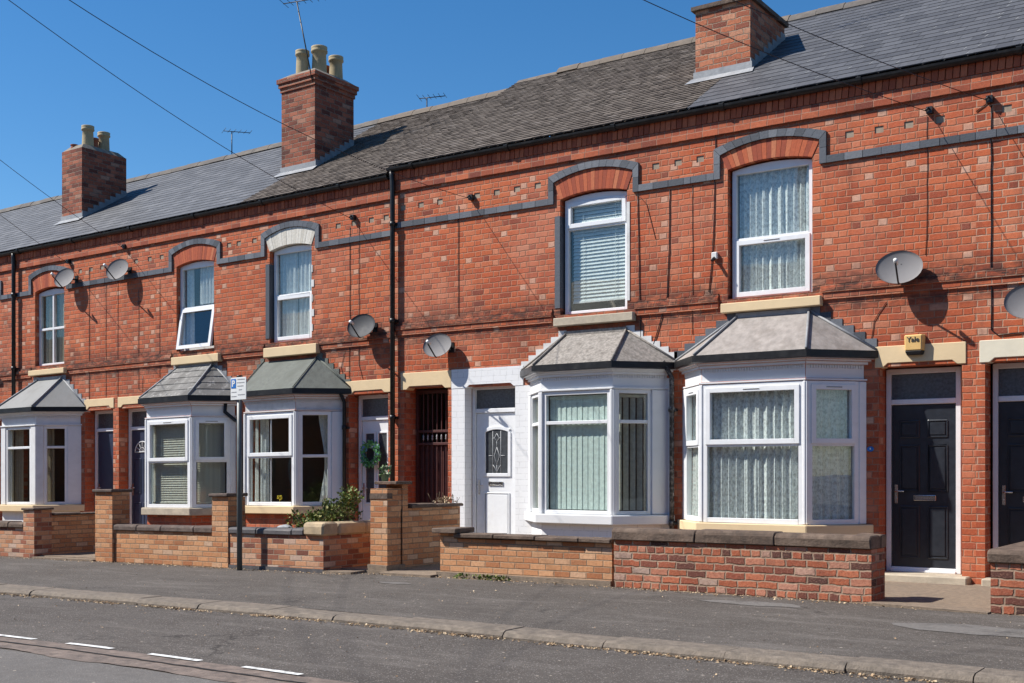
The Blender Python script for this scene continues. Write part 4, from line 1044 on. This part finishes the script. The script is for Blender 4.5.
# kerb of long worn stones
b = M(); x = -40.
while x < 6:
    L = rr.uniform(.85, 1.05); d = rr.uniform(-.006,.006); e = rr.uniform(-.012,.012)
    xa, xb = x+.004, x+L-.004
    n = 5
    prof = [(8.06+e, -.2), (8.06+e, -.035+d), (8.085+e, -.008+d), (8.12+e, .004+d), (8.41+e*.5, .006+d), (8.41+e*.5, -.2)]
    b.prism_yz(prof[::-1], xa, xb); x += L
struct(b.build('kerb', 'kerb', warp=warp_ground, noise=.008))
# yards in front of the houses
b = M(); b.box(-11.05, 25, 11.93, 14.44, -.15, .045); b.box(-60, -11.05, 11.7, 14.44, -.15, .045)
struct(b.build('front_yard', 'concrete', warp=warp_ground))
b = M()
b.prism_xy([(-3.72,11.70),(-2.55,11.62),(-2.52,12.0),(-3.72,12.0)], -.1, .022); b.prism_xy([(-10.26,11.80),(-9.32,11.72),(-9.30,12.1),(-10.26,12.1)], -.1, .03)
b.prism_xy([(-11.09,11.60),(-10.6,11.62),(-10.6,12.0),(-11.09,12.0)], -.1, .03); b.prism_xy([(-17.66,11.55),(-16.03,11.55),(-16.03,12.0),(-17.66,12.0)], -.1, .03)
struct(b.build('threshold_slab', 'concrete', warp=warp_ground, noise=.01))
# trodden mortar patches on the tarmac
def blob(cx, cy, rx, ry, z, seed, n=28):
    return [(cx+rx*math.cos(2*math.pi*k/n)*(1+.35*mnoise.noise(Vector((math.cos(2*math.pi*k/n)*1.7+seed, math.sin(2*math.pi*k/n)*1.7, seed)))), cy+ry*math.sin(2*math.pi*k/n)*(1+.35*mnoise.noise(Vector((math.cos(2*math.pi*k/n)*2+seed, math.sin(2*math.pi*k/n)*2, seed+3)))), z) for k in range(n)]
b = M()
for cx, cy, rx, ry, sd in ((-4.72,11.2,.55,.18,1), (-2.35,10.4,.75,.30,5), (-9.2,10.9,.25,.10,9)):
    p = blob(cx, cy, rx, ry, .004, sd); b.add(p, [tuple(range(len(p)))])
struct(b.build('pavement_patch', 'patch', warp=warp_ground))
sheet('far_pavement', -60, 25, -5.2, -.6, .05, 'pavement', 40)

# ------------------------------------------------------------------ garden walls
WG = 'front garden walls'
def gwall(label, x): return thing('garden_wall', (x, 11.9, 0), label, 'wall', WG, warp_ground)
def stones(b, x0, x1, y0, y1, z0, z1, L=.6, axis='x', rnd=.008, gap=.003, rad=True):
    a = x0 if axis == 'x' else y0; e = x1 if axis == 'x' else y1
    while a < e-.02:
        n = min(a+L*rr.uniform(.85,1.15), e); 
        if e-n < .15: n = e
        d = rr.uniform(-rnd, rnd)
        h = z1-z0
        if axis == 'x': b.prism_yz([(y0,z0),(y1,z0),(y1,z0+h*.78+d),(y1-.035,z1+d),(y0+.035,z1+d),(y0,z0+h*.78+d)][::1], a+gap, n-gap)
        else: b.prism_xz([(x0,z0),(x1,z0),(x1,z0+h*.78+d),(x1-.035,z1+d),(x0+.035,z1+d),(x0,z0+h*.78+d)], a+gap, n-gap)
        a = n
# B: old red wall with heavy dark coping
g = gwall('old red brick garden wall with blackened bricks and dark stone coping below the cream bay sill', -5.2)
b = M(); b.box(-6.71, -3.72, 11.85, 12.08, -.15, .548); b.box(-3.95, -3.72, 12.08, 12.30, -.15, .548); b.build('brickwork', 'brick_old', g, noise=.004)
b = M(); stones(b, -6.73, -3.71, 11.815, 12.12, .55, .690, .95); b.box(-3.98, -3.71, 12.123, 12.33, .55, .69); b.build('coping', 'coping', g, bevel=.012, noise=.012)
# A
g = gwall('red brick garden wall cut off by the edge of the photo, under dark coping', -1.2)
b = M(); b.box(-2.54, 1.6, 11.70, 11.93, -.15, .478); b.box(-2.54, -2.31, 11.93, 14.4, -.15, .478); b.build('brickwork', 'brick_old', g, noise=.004)
b = M(); stones(b, -2.57, 1.6, 11.67, 11.96, .48, .61, .9); b.box(-2.57, -2.28, 11.965, 14.4, .48, .605); b.build('coping', 'coping', g, bevel=.012, noise=.008)
# C: low buff wall with flat slabs
g = gwall('low buff brick garden wall with flat dark slabs and one raised end stone below the white bay', -8.1)
b = M(); b.box(-9.30, -6.765, 11.90, 12.12, .06, .50); b.box(-9.30, -9.08, 11.899, 12.121, .50, .565); b.build('brickwork', 'brick_tan', g)
b = M(); b.box(-9.34, -6.76, 11.86, 12.14, -.15, .065); b.build('footing', 'concrete', g, noise=.012)
b = M(); 
x = -9.05
while x < -6.85:
    n = min(x+.62, -6.75); b.box(x+.004, n-.004, 11.84, 12.18, .505+rr.uniform(-.004,.004), .558+rr.uniform(-.006,.006)); x = n
b.box(-9.37, -8.98, 11.80, 12.22, .567, .632); b.build('coping', 'coping', g, bevel=.01, noise=.005)
# C/D: pier and return wall beside the passage path
g = gwall('buff brick pier and return wall between the passage gate path and the wreath door', -10.4)
b = M(); b.box(-10.58, -10.28, 12.0, 12.30, .10, 1.14); b.box(-10.52, -10.28, 12.28, 13.62, .05, .86); b.box(-10.56, -10.27, 12.305, 12.42, .10, 1.19); b.build('brickwork', 'brick_tan', g)
b = M(); b.box(-10.60, -10.26, 11.96, 12.36, -.15, .105); b.box(-10.54,-10.27,12.36,13.6,-.1,.06); b.build('footing', 'concrete', g, noise=.012)
b = M(); b.box(-10.585, -10.275, 11.992, 12.1, 1.00, 1.075); b.build('dark_course', 'coping', g)
b = M(); b.box(-10.62, -10.22, 12.12, 12.46, 1.192, 1.235); stones(b, -10.56, -10.24, 12.47, 13.66, .862, .915, .5, 'y'); b.build('coping', 'coping', g, bevel=.008, noise=.004)
# D
g = gwall('mixed brick garden wall with rounded buff corner coping below the leafy shrub', -12.3)
b = M(); b.box(-12.94, -11.09, 11.62, 11.84, -.15, .50); b.box(-11.31, -11.09, 11.84, 12.95, -.15, .50); b.build('brickwork', 'brick_mixed', g, noise=.003)
b = M(); stones(b, -12.94, -11.44, 11.59, 11.87, .503, .60, .62); b.build('coping', 'coping_blue', g, bevel=.012, noise=.006)
b = M(); stones(b, -11.43, -11.05, 11.57, 11.89, .503, .68, .5); stones(b, -11.36, -11.05, 11.895, 12.97, .503, .68, .6, 'y'); b.build('corner_coping', 'coping_buff', g, bevel=.025, noise=.008)
b = M(); b.box(-12.94, -11.08, 11.605, 11.66, -.15, .05); b.build('footing', 'coping_blue', g, noise=.008)
# E
g = gwall('buff brick garden wall with two tall piers and dark coping behind the sign post', -14.5)
b = M(); b.box(-13.29, -12.95, 11.60, 11.93, -.15, 1.03); b.box(-16.03, -15.60, 11.60, 11.93, -.15, 1.10); b.box(-15.60, -13.29, 11.64, 11.86, -.15, .50); b.build('brickwork', 'brick_tan', g)
b = M(); stones(b, -15.595, -13.30, 11.61, 11.89, .502, .60, .65); b.box(-13.33,-12.92,11.56,11.97,1.032,1.08); b.box(-16.07,-15.56,11.56,11.97,1.102,1.15); b.build('coping', 'coping_brown', g, bevel=.012, noise=.006)
# F
g = gwall('red and buff garden wall turning back towards the blue doors, farthest from the camera', -18.2)
b = M(); b.box(-17.98, -17.67, 11.60, 11.93, -.15, .80); b.box(-22.8, -17.98, 11.64, 11.86, -.15, .50); b.build('brickwork', 'brick_mixed', g)
b = M(); b.box(-17.92, -17.69, 11.935, 13.5, -.15, .70); b.build('return_brickwork', 'brick_tan', g)
b = M(); stones(b, -22.8, -17.99, 11.60, 11.90, .502, .60, .7); b.box(-18.01,-17.64,11.57,11.96,.802,.84); stones(b, -17.95, -17.66, 11.965, 13.5, .702, .74, .6, 'y'); b.build('coping', 'coping', g, bevel=.012, noise=.005)

# ------------------------------------------------------------------ satellite dishes
def make_dish(loc, label, size=1., side=1, yaw=R(-9), mat='dish'):
    """loc = wall fixing point; arm carries the dish out from the wall"""
    d = thing('satellite_dish', loc, label, 'satellite dish', 'satellite dishes on the house fronts')
    o = Vector(loc)
    c = Vector((-.13*side, -.20, .03))                   # dish centre
    nx = Vector((-math.sin(yaw), -math.cos(yaw), .34)).normalized(); ux = Vector((0,0,1)).cross(nx).normalized()*-1; uz = nx.cross(ux)*-1
    if uz.z < 0: uz = -uz
    b = M(); n = 28; rings = 6; a, bb = .275*size, .22*size; vs = []; fs = []
    for side_ in (0, 1):
        for k in range(rings+1):
            rr_ = k/rings
            for i in range(n):
                t = 2*math.pi*i/n; p = c+ux*(a*rr_*math.cos(t))+uz*(bb*rr_*math.sin(t))+nx*(.055*size*(rr_**2-1)-(.008 if side_ else 0)); vs.append(tuple(o+p))
    for side_ in (0, 1):
        off = side_*(rings+1)*n
        for k in range(rings):
            for i in range(n):
                q = (off+k*n+i, off+k*n+(i+1)%n, off+(k+1)*n+(i+1)%n, off+(k+1)*n+i)
                fs.append(q if side_ else q[::-1])
    last = rings*n
    for i in range(n): fs.append((last+i, last+(i+1)%n, last+(rings+1)*n+(i+1)%n, last+(rings+1)*n+i))
    b.add(vs, fs, smooth=True); b.build('reflector', mat, d)
    foot = c-uz*bb*.95-nx*.01; lnb = c-uz*bb*.35+nx*.30*size
    b = M(); b.tube([tuple(o+foot-nx*.03), tuple(o+foot+nx*.02), tuple(o+lnb-uz*.03)], .011, 8); b.build('arm', 'dish_black', d)
    b = M(); b.tube([tuple(o+lnb+nx*.03), tuple(o+lnb-nx*.07)], .024, 12); b.build('receiver', 'plastic_white', d)
    b = M(); back = c-nx*.105
    b.tube([tuple(o+back+nx*.02), tuple(o+back), tuple(o+Vector((0,-.06,.0))), tuple(o+Vector((0,-.01,0)))], .018, 10); b.box(o.x-.05, o.x+.05, o.y-.012, o.y, o.z-.08, o.z+.08); b.box(o.x+back.x-.03, o.x+back.x+.03, o.y+back.y-.03, o.y+back.y+.03, o.z+back.z-.08, o.z+back.z+.08)
    b.build('bracket', 'dish_black', d)
    return d
def wallpt(px, py, D=14.45, dz=0):
    u = px-512; th = R(34.5); s = (u*math.sin(th)+1170*math.cos(th))/D
    return (D*math.tan(math.atan(u/1170)-th), D, 1.36+(470-py)/s+dz)
def place_dish(px, py, label, **kw):
    X, _, z = wallpt(px, py, FY-.20)
    return make_dish((X+.13, FY, z-.03), label, **kw)
place_dish(899, 267, 'grey satellite dish above the yellow alarm box, nearest whole dish')
place_dish(1030, 301, 'dish cut off by the photo edge beside a thick wall cable')
place_dish(437, 345, 'small pale dish above the passage gate lintel', size=.9)
place_dish(361, 325.5, 'dark dish left of the black downpipe, above the wreath door', size=.95, mat='dish_dark')
place_dish(117, 269, 'dish mounted across the blue brick string course', size=1.)
place_dish(64, 277.5, 'dish overlapping the arch of the wooden sash window', size=.95)

# ------------------------------------------------------------------ small fixtures
a = thing('alarm_box', (-4.0, FY, 2.87), 'faded yellow alarm box with black base on the cream lintel', 'alarm')
b = M(); b.add([(-4.115,14.45,2.80),(-3.885,14.45,2.80),(-3.90,14.35,2.80),(-4.10,14.35,2.80),(-4.125,14.45,3.0),(-3.875,14.45,3.0),(-3.895,14.345,2.99),(-4.105,14.345,2.99)],
      [(0,1,2,3),(4,7,6,5),(3,2,6,7),(2,1,5,6),(1,0,4,5),(0,3,7,4)]); b.build('casing', 'yellow', a, bevel=.012)
b = M(); b.add([(-4.10,14.44,2.75),(-3.90,14.44,2.75),(-3.92,14.37,2.75),(-4.08,14.37,2.75),(-4.115,14.445,2.80),(-3.885,14.445,2.80),(-3.90,14.352,2.798),(-4.10,14.352,2.798)],
      [(0,1,2,3),(4,7,6,5),(3,2,6,7),(2,1,5,6),(1,0,4,5),(0,3,7,4)]); b.build('base', 'dish_black', a, bevel=.006)
def text_obj(txt, size, loc, mat, parent, name='lettering', bold=0., rot=(R(90),0,0)):
    cu = bpy.data.curves.new(name, 'FONT'); cu.body = txt; cu.size = size; cu.extrude = .001; cu.align_x = 'CENTER'; cu.offset = bold
    ob = bpy.data.objects.new(name, cu); C.objects.link(ob)
    bpy.context.view_layer.update()
    me = bpy.data.meshes.new_from_object(ob.evaluated_get(bpy.context.evaluated_depsgraph_get()))
    bpy.data.objects.remove(ob); bpy.data.curves.remove(cu)
    for v in me.vertices: pass
    me.materials.clear(); me.materials.append(m(mat))
    if not me.uv_layers: me.uv_layers.new(name='UVMap')
    o = bpy.data.objects.new(name, me); C.objects.link(o); o.parent = parent
    o.rotation_euler = rot; o.location = Vector(loc)-root_loc(parent); return o
text_obj('Yale', .085, (-4.0, 14.343, 2.905), 'ink', a, bold=.0015)
s = thing('wall_sensor', (-6.62, FY, 4.23), 'small white sensor box on the brick beside an upper window', 'sensor')
b = M(); b.box(-6.665, -6.585, 14.40, 14.45, 4.18, 4.27); b.build('casing', 'plastic_white', s, bevel=.008)
b = M(); b.tube([(-6.625,14.41,4.19),(-6.62,14.33,4.15)], .022, 10); b.build('lens_hood', 'dish_black', s)

# parking sign on its post
p = thing('sign_post', (-12.510, 11.42, 0), 'grey parking sign post with blue P square standing by the garden walls', 'sign', None, warp_ground)
b = M(); b.tube([(-12.510,11.42,-.1),(-12.510,11.42,2.72)], .038, 14); b.build('post', 'post', p)
b = M(); b.tube([(-12.510,11.42,2.72),(-12.510,11.42,2.745)], .042, 14); b.build('cap', 'black', p)
b = M(); b.box(-12.630, -12.315, 11.362, 11.372, 2.40, 2.715); pl = b.build('sign_panel', 'sign_white', p, bevel=.003)
b = M(); b.box(-12.615, -12.520, 11.3585, 11.361, 2.565, 2.695); b.build('blue_square', 'sign_blue', pl)
text_obj('P', .12, (-12.568, 11.357, 2.59+G(-12.470)), 'sign_white', pl, 'letter', .004)
b = M()
for (u0, u1, z) in ((-12.490,-12.345,2.685),(-12.500,-12.345,2.64),(-12.490,-12.370,2.592),(-12.460,-12.400,2.54),(-12.610,-12.510,2.51),(-12.480,-12.340,2.47),(-12.610,-12.510,2.45)):
    u = u0
    while u < u1: w = rr.uniform(.010,.022); b.box(u, min(u+w, u1), 11.3595, 11.361, z-.006, z+.006); u += w+.007
b.build('text_lines', 'ink_grey', pl)
b = M(); b.tube([(-12.510,11.42,2.47),(-12.510,11.42,2.50)], .043, 14); b.tube([(-12.510,11.42,2.62),(-12.510,11.42,2.65)], .043, 14); b.build('clip', 'chrome', p)

# overhead wires from a pole across the street to brackets under the eaves
PT = Vector((-11.63, -1.75, 10.85))
pole = thing('telegraph_pole', (PT.x, PT.y, 0), 'wooden telegraph pole from which the overhead wires fan out', 'pole')
b = M(); b.tube([(PT.x,PT.y,-.2),(PT.x,PT.y,5),(PT.x,PT.y,11.3)], .14, 14, taper=.10); b.build('shaft', 'wood', pole)
b = M(); b.lathe([(.16,0),(.19,.02),(.19,.06),(.16,.08)], (PT.x,PT.y,10.8), 16); b.build('ring_head', 'dish_black', pole)
def wire(px, py, label, sag, house_warp=None, r=.0046, yoff=14.38):
    X, Y, z = wallpt(px, py, yoff); e = Vector((X, Y, z)); pts = []
    for i in range(41):
        t = i/40; q = PT.lerp(e, t); q.z -= sag*4*t*(1-t); pts.append(tuple(q))
    b = M(); b.tube(pts, r, 6); o = b.build('overhead_wire', 'dish_black', origin=tuple(e)); tag(o, label, 'wire', 'overhead wires to the houses')
    k = M(); k.tube([(X+.03,FY,z+.02),(X+.03,14.36,z+.03),(X,14.36,z)], .012, 6); k.box(X-.0, X+.07, 14.38, 14.45, z-.03, z+.05)
    k2 = k.build('wire_bracket', 'dish_black', origin=(X,FY,z)); tag(k2, 'wall bracket holding the '+label.replace('thin black overhead ', ''), 'bracket', 'wire brackets under the eaves')
    return e
wire(350, 218, 'thin black overhead wire to the wall of the wreath door house', .87)
wire(468, 198, 'thin black overhead wire to the wall above the passage gate', 1.34)
wire(926, 111, 'thin black overhead wire passing the nearest chimney to the alarm box house', .99)
wire(986, 100, 'thin black overhead wire to the rightmost bracket by the thick cable', .90)
wire(122, 247, 'thin black overhead wire to the wall beside the dish on the blue course', .7)
wire(66, 262, 'thin black overhead wire to the wall by the wooden sash window', .7)

# aerials
def aerial(base, top, heading, label, n=8, L=.9, r=.012):
    o = thing('tv_aerial', base, label, 'aerial', 'television aerials on the roofs')
    b = M(); b.tube([base, top], r, 8); b.build('mast', 'dish_black', o)
    h = Vector((math.cos(heading), math.sin(heading), .05)); s_ = Vector((-math.sin(heading), math.cos(heading), 0)); t = Vector(top)
    b = M(); b.tube([tuple(t-h*L*.3), tuple(t+h*L*.7)], .009, 6)
    for k in range(n):
        c = t-h*L*.3+h*(L*k/(n-1)); w = .16 if k else .22
        b.tube([tuple(c-s_*w+Vector((0,0,.012))), tuple(c+s_*w+Vector((0,0,.012)))], .005, 5)
    b.build('boom', 'dish_black', o); return o
aerial((-15.10, 15.54, 8.45), (-15.46, 15.50, 9.98), R(20), 'tall leaning aerial mast strapped to the three pot chimney')
aerial((-20.3, 18.3, 8.35), (-20.3, 18.3, 9.05), R(60), 'small aerial sticking up over the ridge beside the two pot chimney', 6, .6)
aerial((-15.2, 19.0, 7.6), (-15.2, 19.0, 9.08), R(25), 'small aerial just showing above the brown tiled ridge', 6, .55)
aerial((-6.7, 16.2, 8.1), (-6.75, 16.2, 9.5), R(15), 'aerial on the cut down chimney, seen by its shadow on the slates', 8, .9)

# ------------------------------------------------------------------ plants
def leaves(b, c, n, rad, size, rnd, squash=1., up=.3):
    for _ in range(n):
        while True:
            p = Vector((rnd.uniform(-1,1), rnd.uniform(-1,1), rnd.uniform(-1,1)))
            if .25 < p.length < 1: break
        q = Vector(c)+Vector((p.x*rad[0], p.y*rad[1], p.z*rad[2]))
        d = (p.normalized()+Vector((rnd.uniform(-.8,.8), rnd.uniform(-.8,.8), rnd.uniform(-.4,.8)))).normalized()
        s_ = d.cross(Vector((rnd.uniform(-1,1), rnd.uniform(-1,1), rnd.uniform(-1,1)))).normalized()
        l = size*rnd.uniform(.6,1.3); w = l*.36; n_ = d.cross(s_)
        b.add([tuple(q), tuple(q+d*l*.45+s_*w+n_*l*.06), tuple(q+d*l), tuple(q+d*l*.45-s_*w+n_*l*.06)], [(0,1,2,3)], 0, rnd.random())
rb = random.Random(12)
sh = thing('shrub', (-12.1, 12.35, 0), 'leafy green shrub with yellowish tips behind the buff corner coping', 'shrub', None, warp_ground)
b = M(); st = M()
for k in range(46):
    t = rb.random(); x = -12.35+1.05*t; base = (-11.8+rb.uniform(-.2,.3), 12.4+rb.uniform(-.15,.15), .05)
    hgt = .58+.30*t**1.6+rb.uniform(-.06,.16); y = 12.25+rb.uniform(-.25,.35)
    st.tube([base, ((base[0]+x)/2+rb.uniform(-.05,.05), (base[1]+y)/2, hgt*.55), (x, y, hgt)], .008, 5, taper=.003)
    leaves(b, (x, y, hgt), 34, (.09,.09,.08), .045, rb); leaves(b, ((base[0]+x*2)/3, (base[1]+y*2)/3, hgt*.7), 22, (.12,.12,.12), .045, rb)
for k in range(16):
    x = -11.36+rb.uniform(-.12,.12); z = .70+.42*rb.random(); leaves(b, (x, 12.5+rb.uniform(-.1,.1), z), 26, (.09,.09,.08), .05, rb)
    st.tube([(-11.45,12.45,.05),(x,12.5,z)], .006, 5, taper=.003)
b.build('foliage', 'leaf', sh); st.build('stems', 'stem', sh)
# wreath on the white door
wr = thing('wreath', (-12.81, 14.66, 1.68), 'green wreath with blue flecks hanging on the white twin pane door', 'wreath', None, None)
b = M(); cz = 1.62; cx = -12.86
for k in range(420):
    a_ = rb.uniform(0, 6.283); R_ = .165+rb.uniform(-.05,.05)
    q = Vector((cx+R_*math.cos(a_), 14.60+rb.uniform(-.05,.02), cz+R_*math.sin(a_)))
    d = Vector((-math.sin(a_)+rb.uniform(-.9,.9), rb.uniform(-.7,.2), math.cos(a_)+rb.uniform(-.9,.9))).normalized(); s_ = d.cross(Vector((0,1,.3))).normalized(); l = rb.uniform(.04,.075)
    b.add([tuple(q), tuple(q+d*l*.5+s_*l*.35), tuple(q+d*l), tuple(q+d*l*.5-s_*l*.35)], [(0,1,2,3)], 0, rb.random())
b.build('leaf_ring', 'wreath', wr)
b = M(); b.tube([(cx+.155*math.cos(k*.3927), 14.615, cz+.155*math.sin(k*.3927)) for k in range(17)], .02, 8); b.build('hoop', 'stem', wr)
# little pot on the pier
pp = thing('potted_plant', (-10.62, 12.28, 1.235), 'small pale green potted plant on top of the buff brick pier', 'plant', None, warp_ground)
b = M(); b.lathe([(.045,0),(.06,.1),(.064,.1),(.055,.1)], (-10.56,12.28,1.236), 14); b.build('pot', 'greenpot', pp)
b = M(); leaves(b, (-10.56,12.28,1.37), 90, (.07,.07,.08), .05, rb); b.build('foliage', 'potleaf', pp)
# dried weeds on the return wall end
dw = thing('dried_weeds', (-10.40, 13.5, .92), 'dried twiggy weeds growing on the end of the return wall', 'weeds', None, warp_ground)
b = M()
for k in range(22):
    x, y = -10.40+rb.uniform(-.10,.12), 13.45+rb.uniform(-.2,.16); b.tube([(x,y,.90),(x+rb.uniform(-.06,.06),y+rb.uniform(-.06,.06),.98+rb.uniform(0,.10))], .003, 4)
b.build('stems', 'stem', dw)
b = M(); leaves(b, (-10.40,13.42,.95), 90, (.13,.22,.035), .035, rb); b.build('leaves', 'dry', dw)
# pale rock
rk = M(); rk.lathe([(.02,-.06),(.12,-.05),(.16,.0),(.13,.07),(.05,.11),(.005,.115)], (-12.55,12.3,.50), 12)
rko = rk.build('garden_stone', 'rock', origin=(-12.55,12.3,.36), warp=warp_ground, noise=.035); tag(rko, 'pale grey rounded stone on a plinth behind the dark coping', 'stone')
pk = M(); pk.box(-12.7,-12.4,12.2,12.42,-.1,.45)
pko = pk.build('stone_plinth', 'concrete', origin=(-12.55,12.3,0), warp=warp_ground); tag(pko, 'low concrete plinth under the pale stone in the front yard', 'plinth')
# yellow flowers inside the bay
fl = M(); rf = random.Random(3)
for k in range(14):
    q = (-14.38+rf.uniform(-.06,.06), 14.02+rf.uniform(-.02,.02), .86+rf.uniform(0,.07)); fl.lathe([(.004,-.01),(.018,0),(.006,.01)], q, 7)
fl.tube([(-14.38,14.02,.72),(-14.38,14.02,.88)], .006, 5)
flo = fl.build('yellow_flowers', 'flower', origin=(-14.38,14.02,.74)); tag(flo, 'tiny yellow flowers on the sill inside the green roofed bay', 'flowers')
# leaf litter in the channel and at wall feet
b = M(); rl = random.Random(21)
def litter(x, y, z, s_):
    a_ = rl.uniform(0, 6.28); d = Vector((math.cos(a_), math.sin(a_), rl.uniform(-.2,.5))).normalized(); e = d.cross(Vector((rl.uniform(-.5,.5),rl.uniform(-.5,.5),1))).normalized(); q = Vector((x,y,z+.006)); l = s_*rl.uniform(.5,1.5)
    b.add([tuple(q), tuple(q+d*l*.5+e*l*.4+Vector((0,0,.006))), tuple(q+d*l), tuple(q+d*l*.5-e*l*.4)], [(0,1,2,3)], 0, rl.random())
for k in range(5200):
    x = rl.uniform(-22, .5); y = 8.05-abs(rl.gauss(0, .055))
    if mnoise.noise(Vector((x*1.4, 0, 0)))+.25*mnoise.noise(Vector((x*5,2,0))) < -.12 and rl.random() < .8: continue
    litter(x, y, ROAD, .021)
for k in range(1500): litter(rl.uniform(-20,-2), (11.83 if True else 0)-abs(rl.gauss(0,.10))-(.24 if False else 0), 0, .022)
for k in range(700): litter(rl.uniform(-20,-10.6), 11.58-abs(rl.gauss(0,.10)), 0, .022)
for k in range(260): litter(rl.uniform(-16,0), rl.uniform(8.4,11.6), 0, .016)
for k in range(260): litter(rl.uniform(-16,0), rl.uniform(5.9,8.0), ROAD, .016)
lo = b.build('leaf_litter', 'dry', warp=warp_ground); lo['kind'] = 'stuff'; tag(lo, 'dry leaves and grit gathered along the kerb', 'litter')
# sparse weeds at the foot of the buff wall
b = M()
for k in range(16): leaves(b, (-8.6+rl.uniform(-.4,.4), 11.80, .02), 12, (.05,.03,.025), .04, rl)
wo = b.build('wall_weeds', 'leaf', origin=(-8.6,11.8,0), warp=warp_ground); tag(wo, 'low green weeds at the foot of the low buff wall', 'weeds')

# ------------------------------------------------------------------ row across the street (seen only as reflections)
x0, x1 = -75., 65.
h = thing('terrace', (0, -5.2, 0), 'long brick terrace standing across the street behind the viewpoint', 'terrace')
b = M(); b.add([(x0,-5.2,-.3),(x1,-5.2,-.3),(x1,-5.2,5.9),(x0,-5.2,5.9)], [(3,2,1,0)]); b.add([(x0,-13,-.3),(x1,-13,-.3),(x1,-13,5.9),(x0,-13,5.9)], [(0,1,2,3)])
for x in (x0+.01,x1-.01): b.add([(x,-5.2,-.3),(x,-13,-.3),(x,-13,5.9),(x,-9.1,8.4),(x,-5.2,5.9)], [(0,1,2,3,4)])
b.build('wall', 'brick', h)
b = M(); b.add([(x0,-5.0,5.85),(x1,-5.0,5.85),(x1,-9.1,8.5),(x0,-9.1,8.5)], [(3,2,1,0)]); b.add([(x0,-13.2,5.85),(x1,-13.2,5.85),(x1,-9.1,8.5),(x0,-9.1,8.5)], [(0,1,2,3)]); b.build('roof', 'slate', h)
for k in range(12):
    x = -46+4.1*k
    for (a_, e_, z0, z1) in ((x+.5,x+2.2,.7,2.4),(x+.8,x+1.9,3.6,5.3)):
        T, L = frame_T((e_,-5.17),(a_,-5.17)); make_window(h, T, L, z0, z1, [(z0+z1)/2], glass='glass_dark')
    b = M(); b.box(x+2.8, x+3.65, -5.2, -5.15, 0, 2.5); b.build('door', 'navy', h)

# ------------------------------------------------------------------ light, sky, camera
sc = bpy.context.scene
w = bpy.data.worlds.new('World'); sc.world = w; w.use_nodes = True
nt = w.node_tree; bg = nt.nodes['Background']
sky = nt.nodes.new('ShaderNodeTexSky'); sky.sky_type = 'NISHITA'; sky.sun_disc = False
sd = Vector((-math.sin(SUN_AZ)*math.cos(SUN_EL), -math.cos(SUN_AZ)*math.cos(SUN_EL), math.sin(SUN_EL)))
sky.sun_elevation = SUN_EL; sky.sun_rotation = math.atan2(sd.x, sd.y)
sky.air_density = 1.0; sky.dust_density = .1; sky.ozone_density = 4.0; sky.altitude = 60
hsv = nt.nodes.new('ShaderNodeHueSaturation'); hsv.inputs['Saturation'].default_value = 1.28; nt.links.new(sky.outputs[0], hsv.inputs['Color']); nt.links.new(hsv.outputs[0], bg.inputs[0]); bg.inputs[1].default_value = .085
L = bpy.data.lights.new('sun', 'SUN'); L.energy = 4.6; L.angle = R(.55); L.color = (1, .955, .88)
lo = bpy.data.objects.new('sun', L); C.objects.link(lo); lo.rotation_euler = (-sd).to_track_quat('-Z', 'Y').to_euler(); lo.location = sd*40
cam = bpy.data.cameras.new('camera'); co = bpy.data.objects.new('camera', cam); C.objects.link(co)
co.location = (0, 0, 1.36); co.rotation_euler = (R(90), 0, R(34.5))
cam.sensor_width = 36; cam.lens = 1170*36/1024; cam.shift_y = 128.5/1024; cam.clip_end = 2000; cam.clip_start = .05
sc.camera = co
sc.view_settings.view_transform = 'Standard'; sc.view_settings.look = 'None'; sc.view_settings.exposure = .66; sc.view_settings.gamma = 1
sc.cycles.max_bounces = 8; sc.cycles.transparent_max_bounces = 12
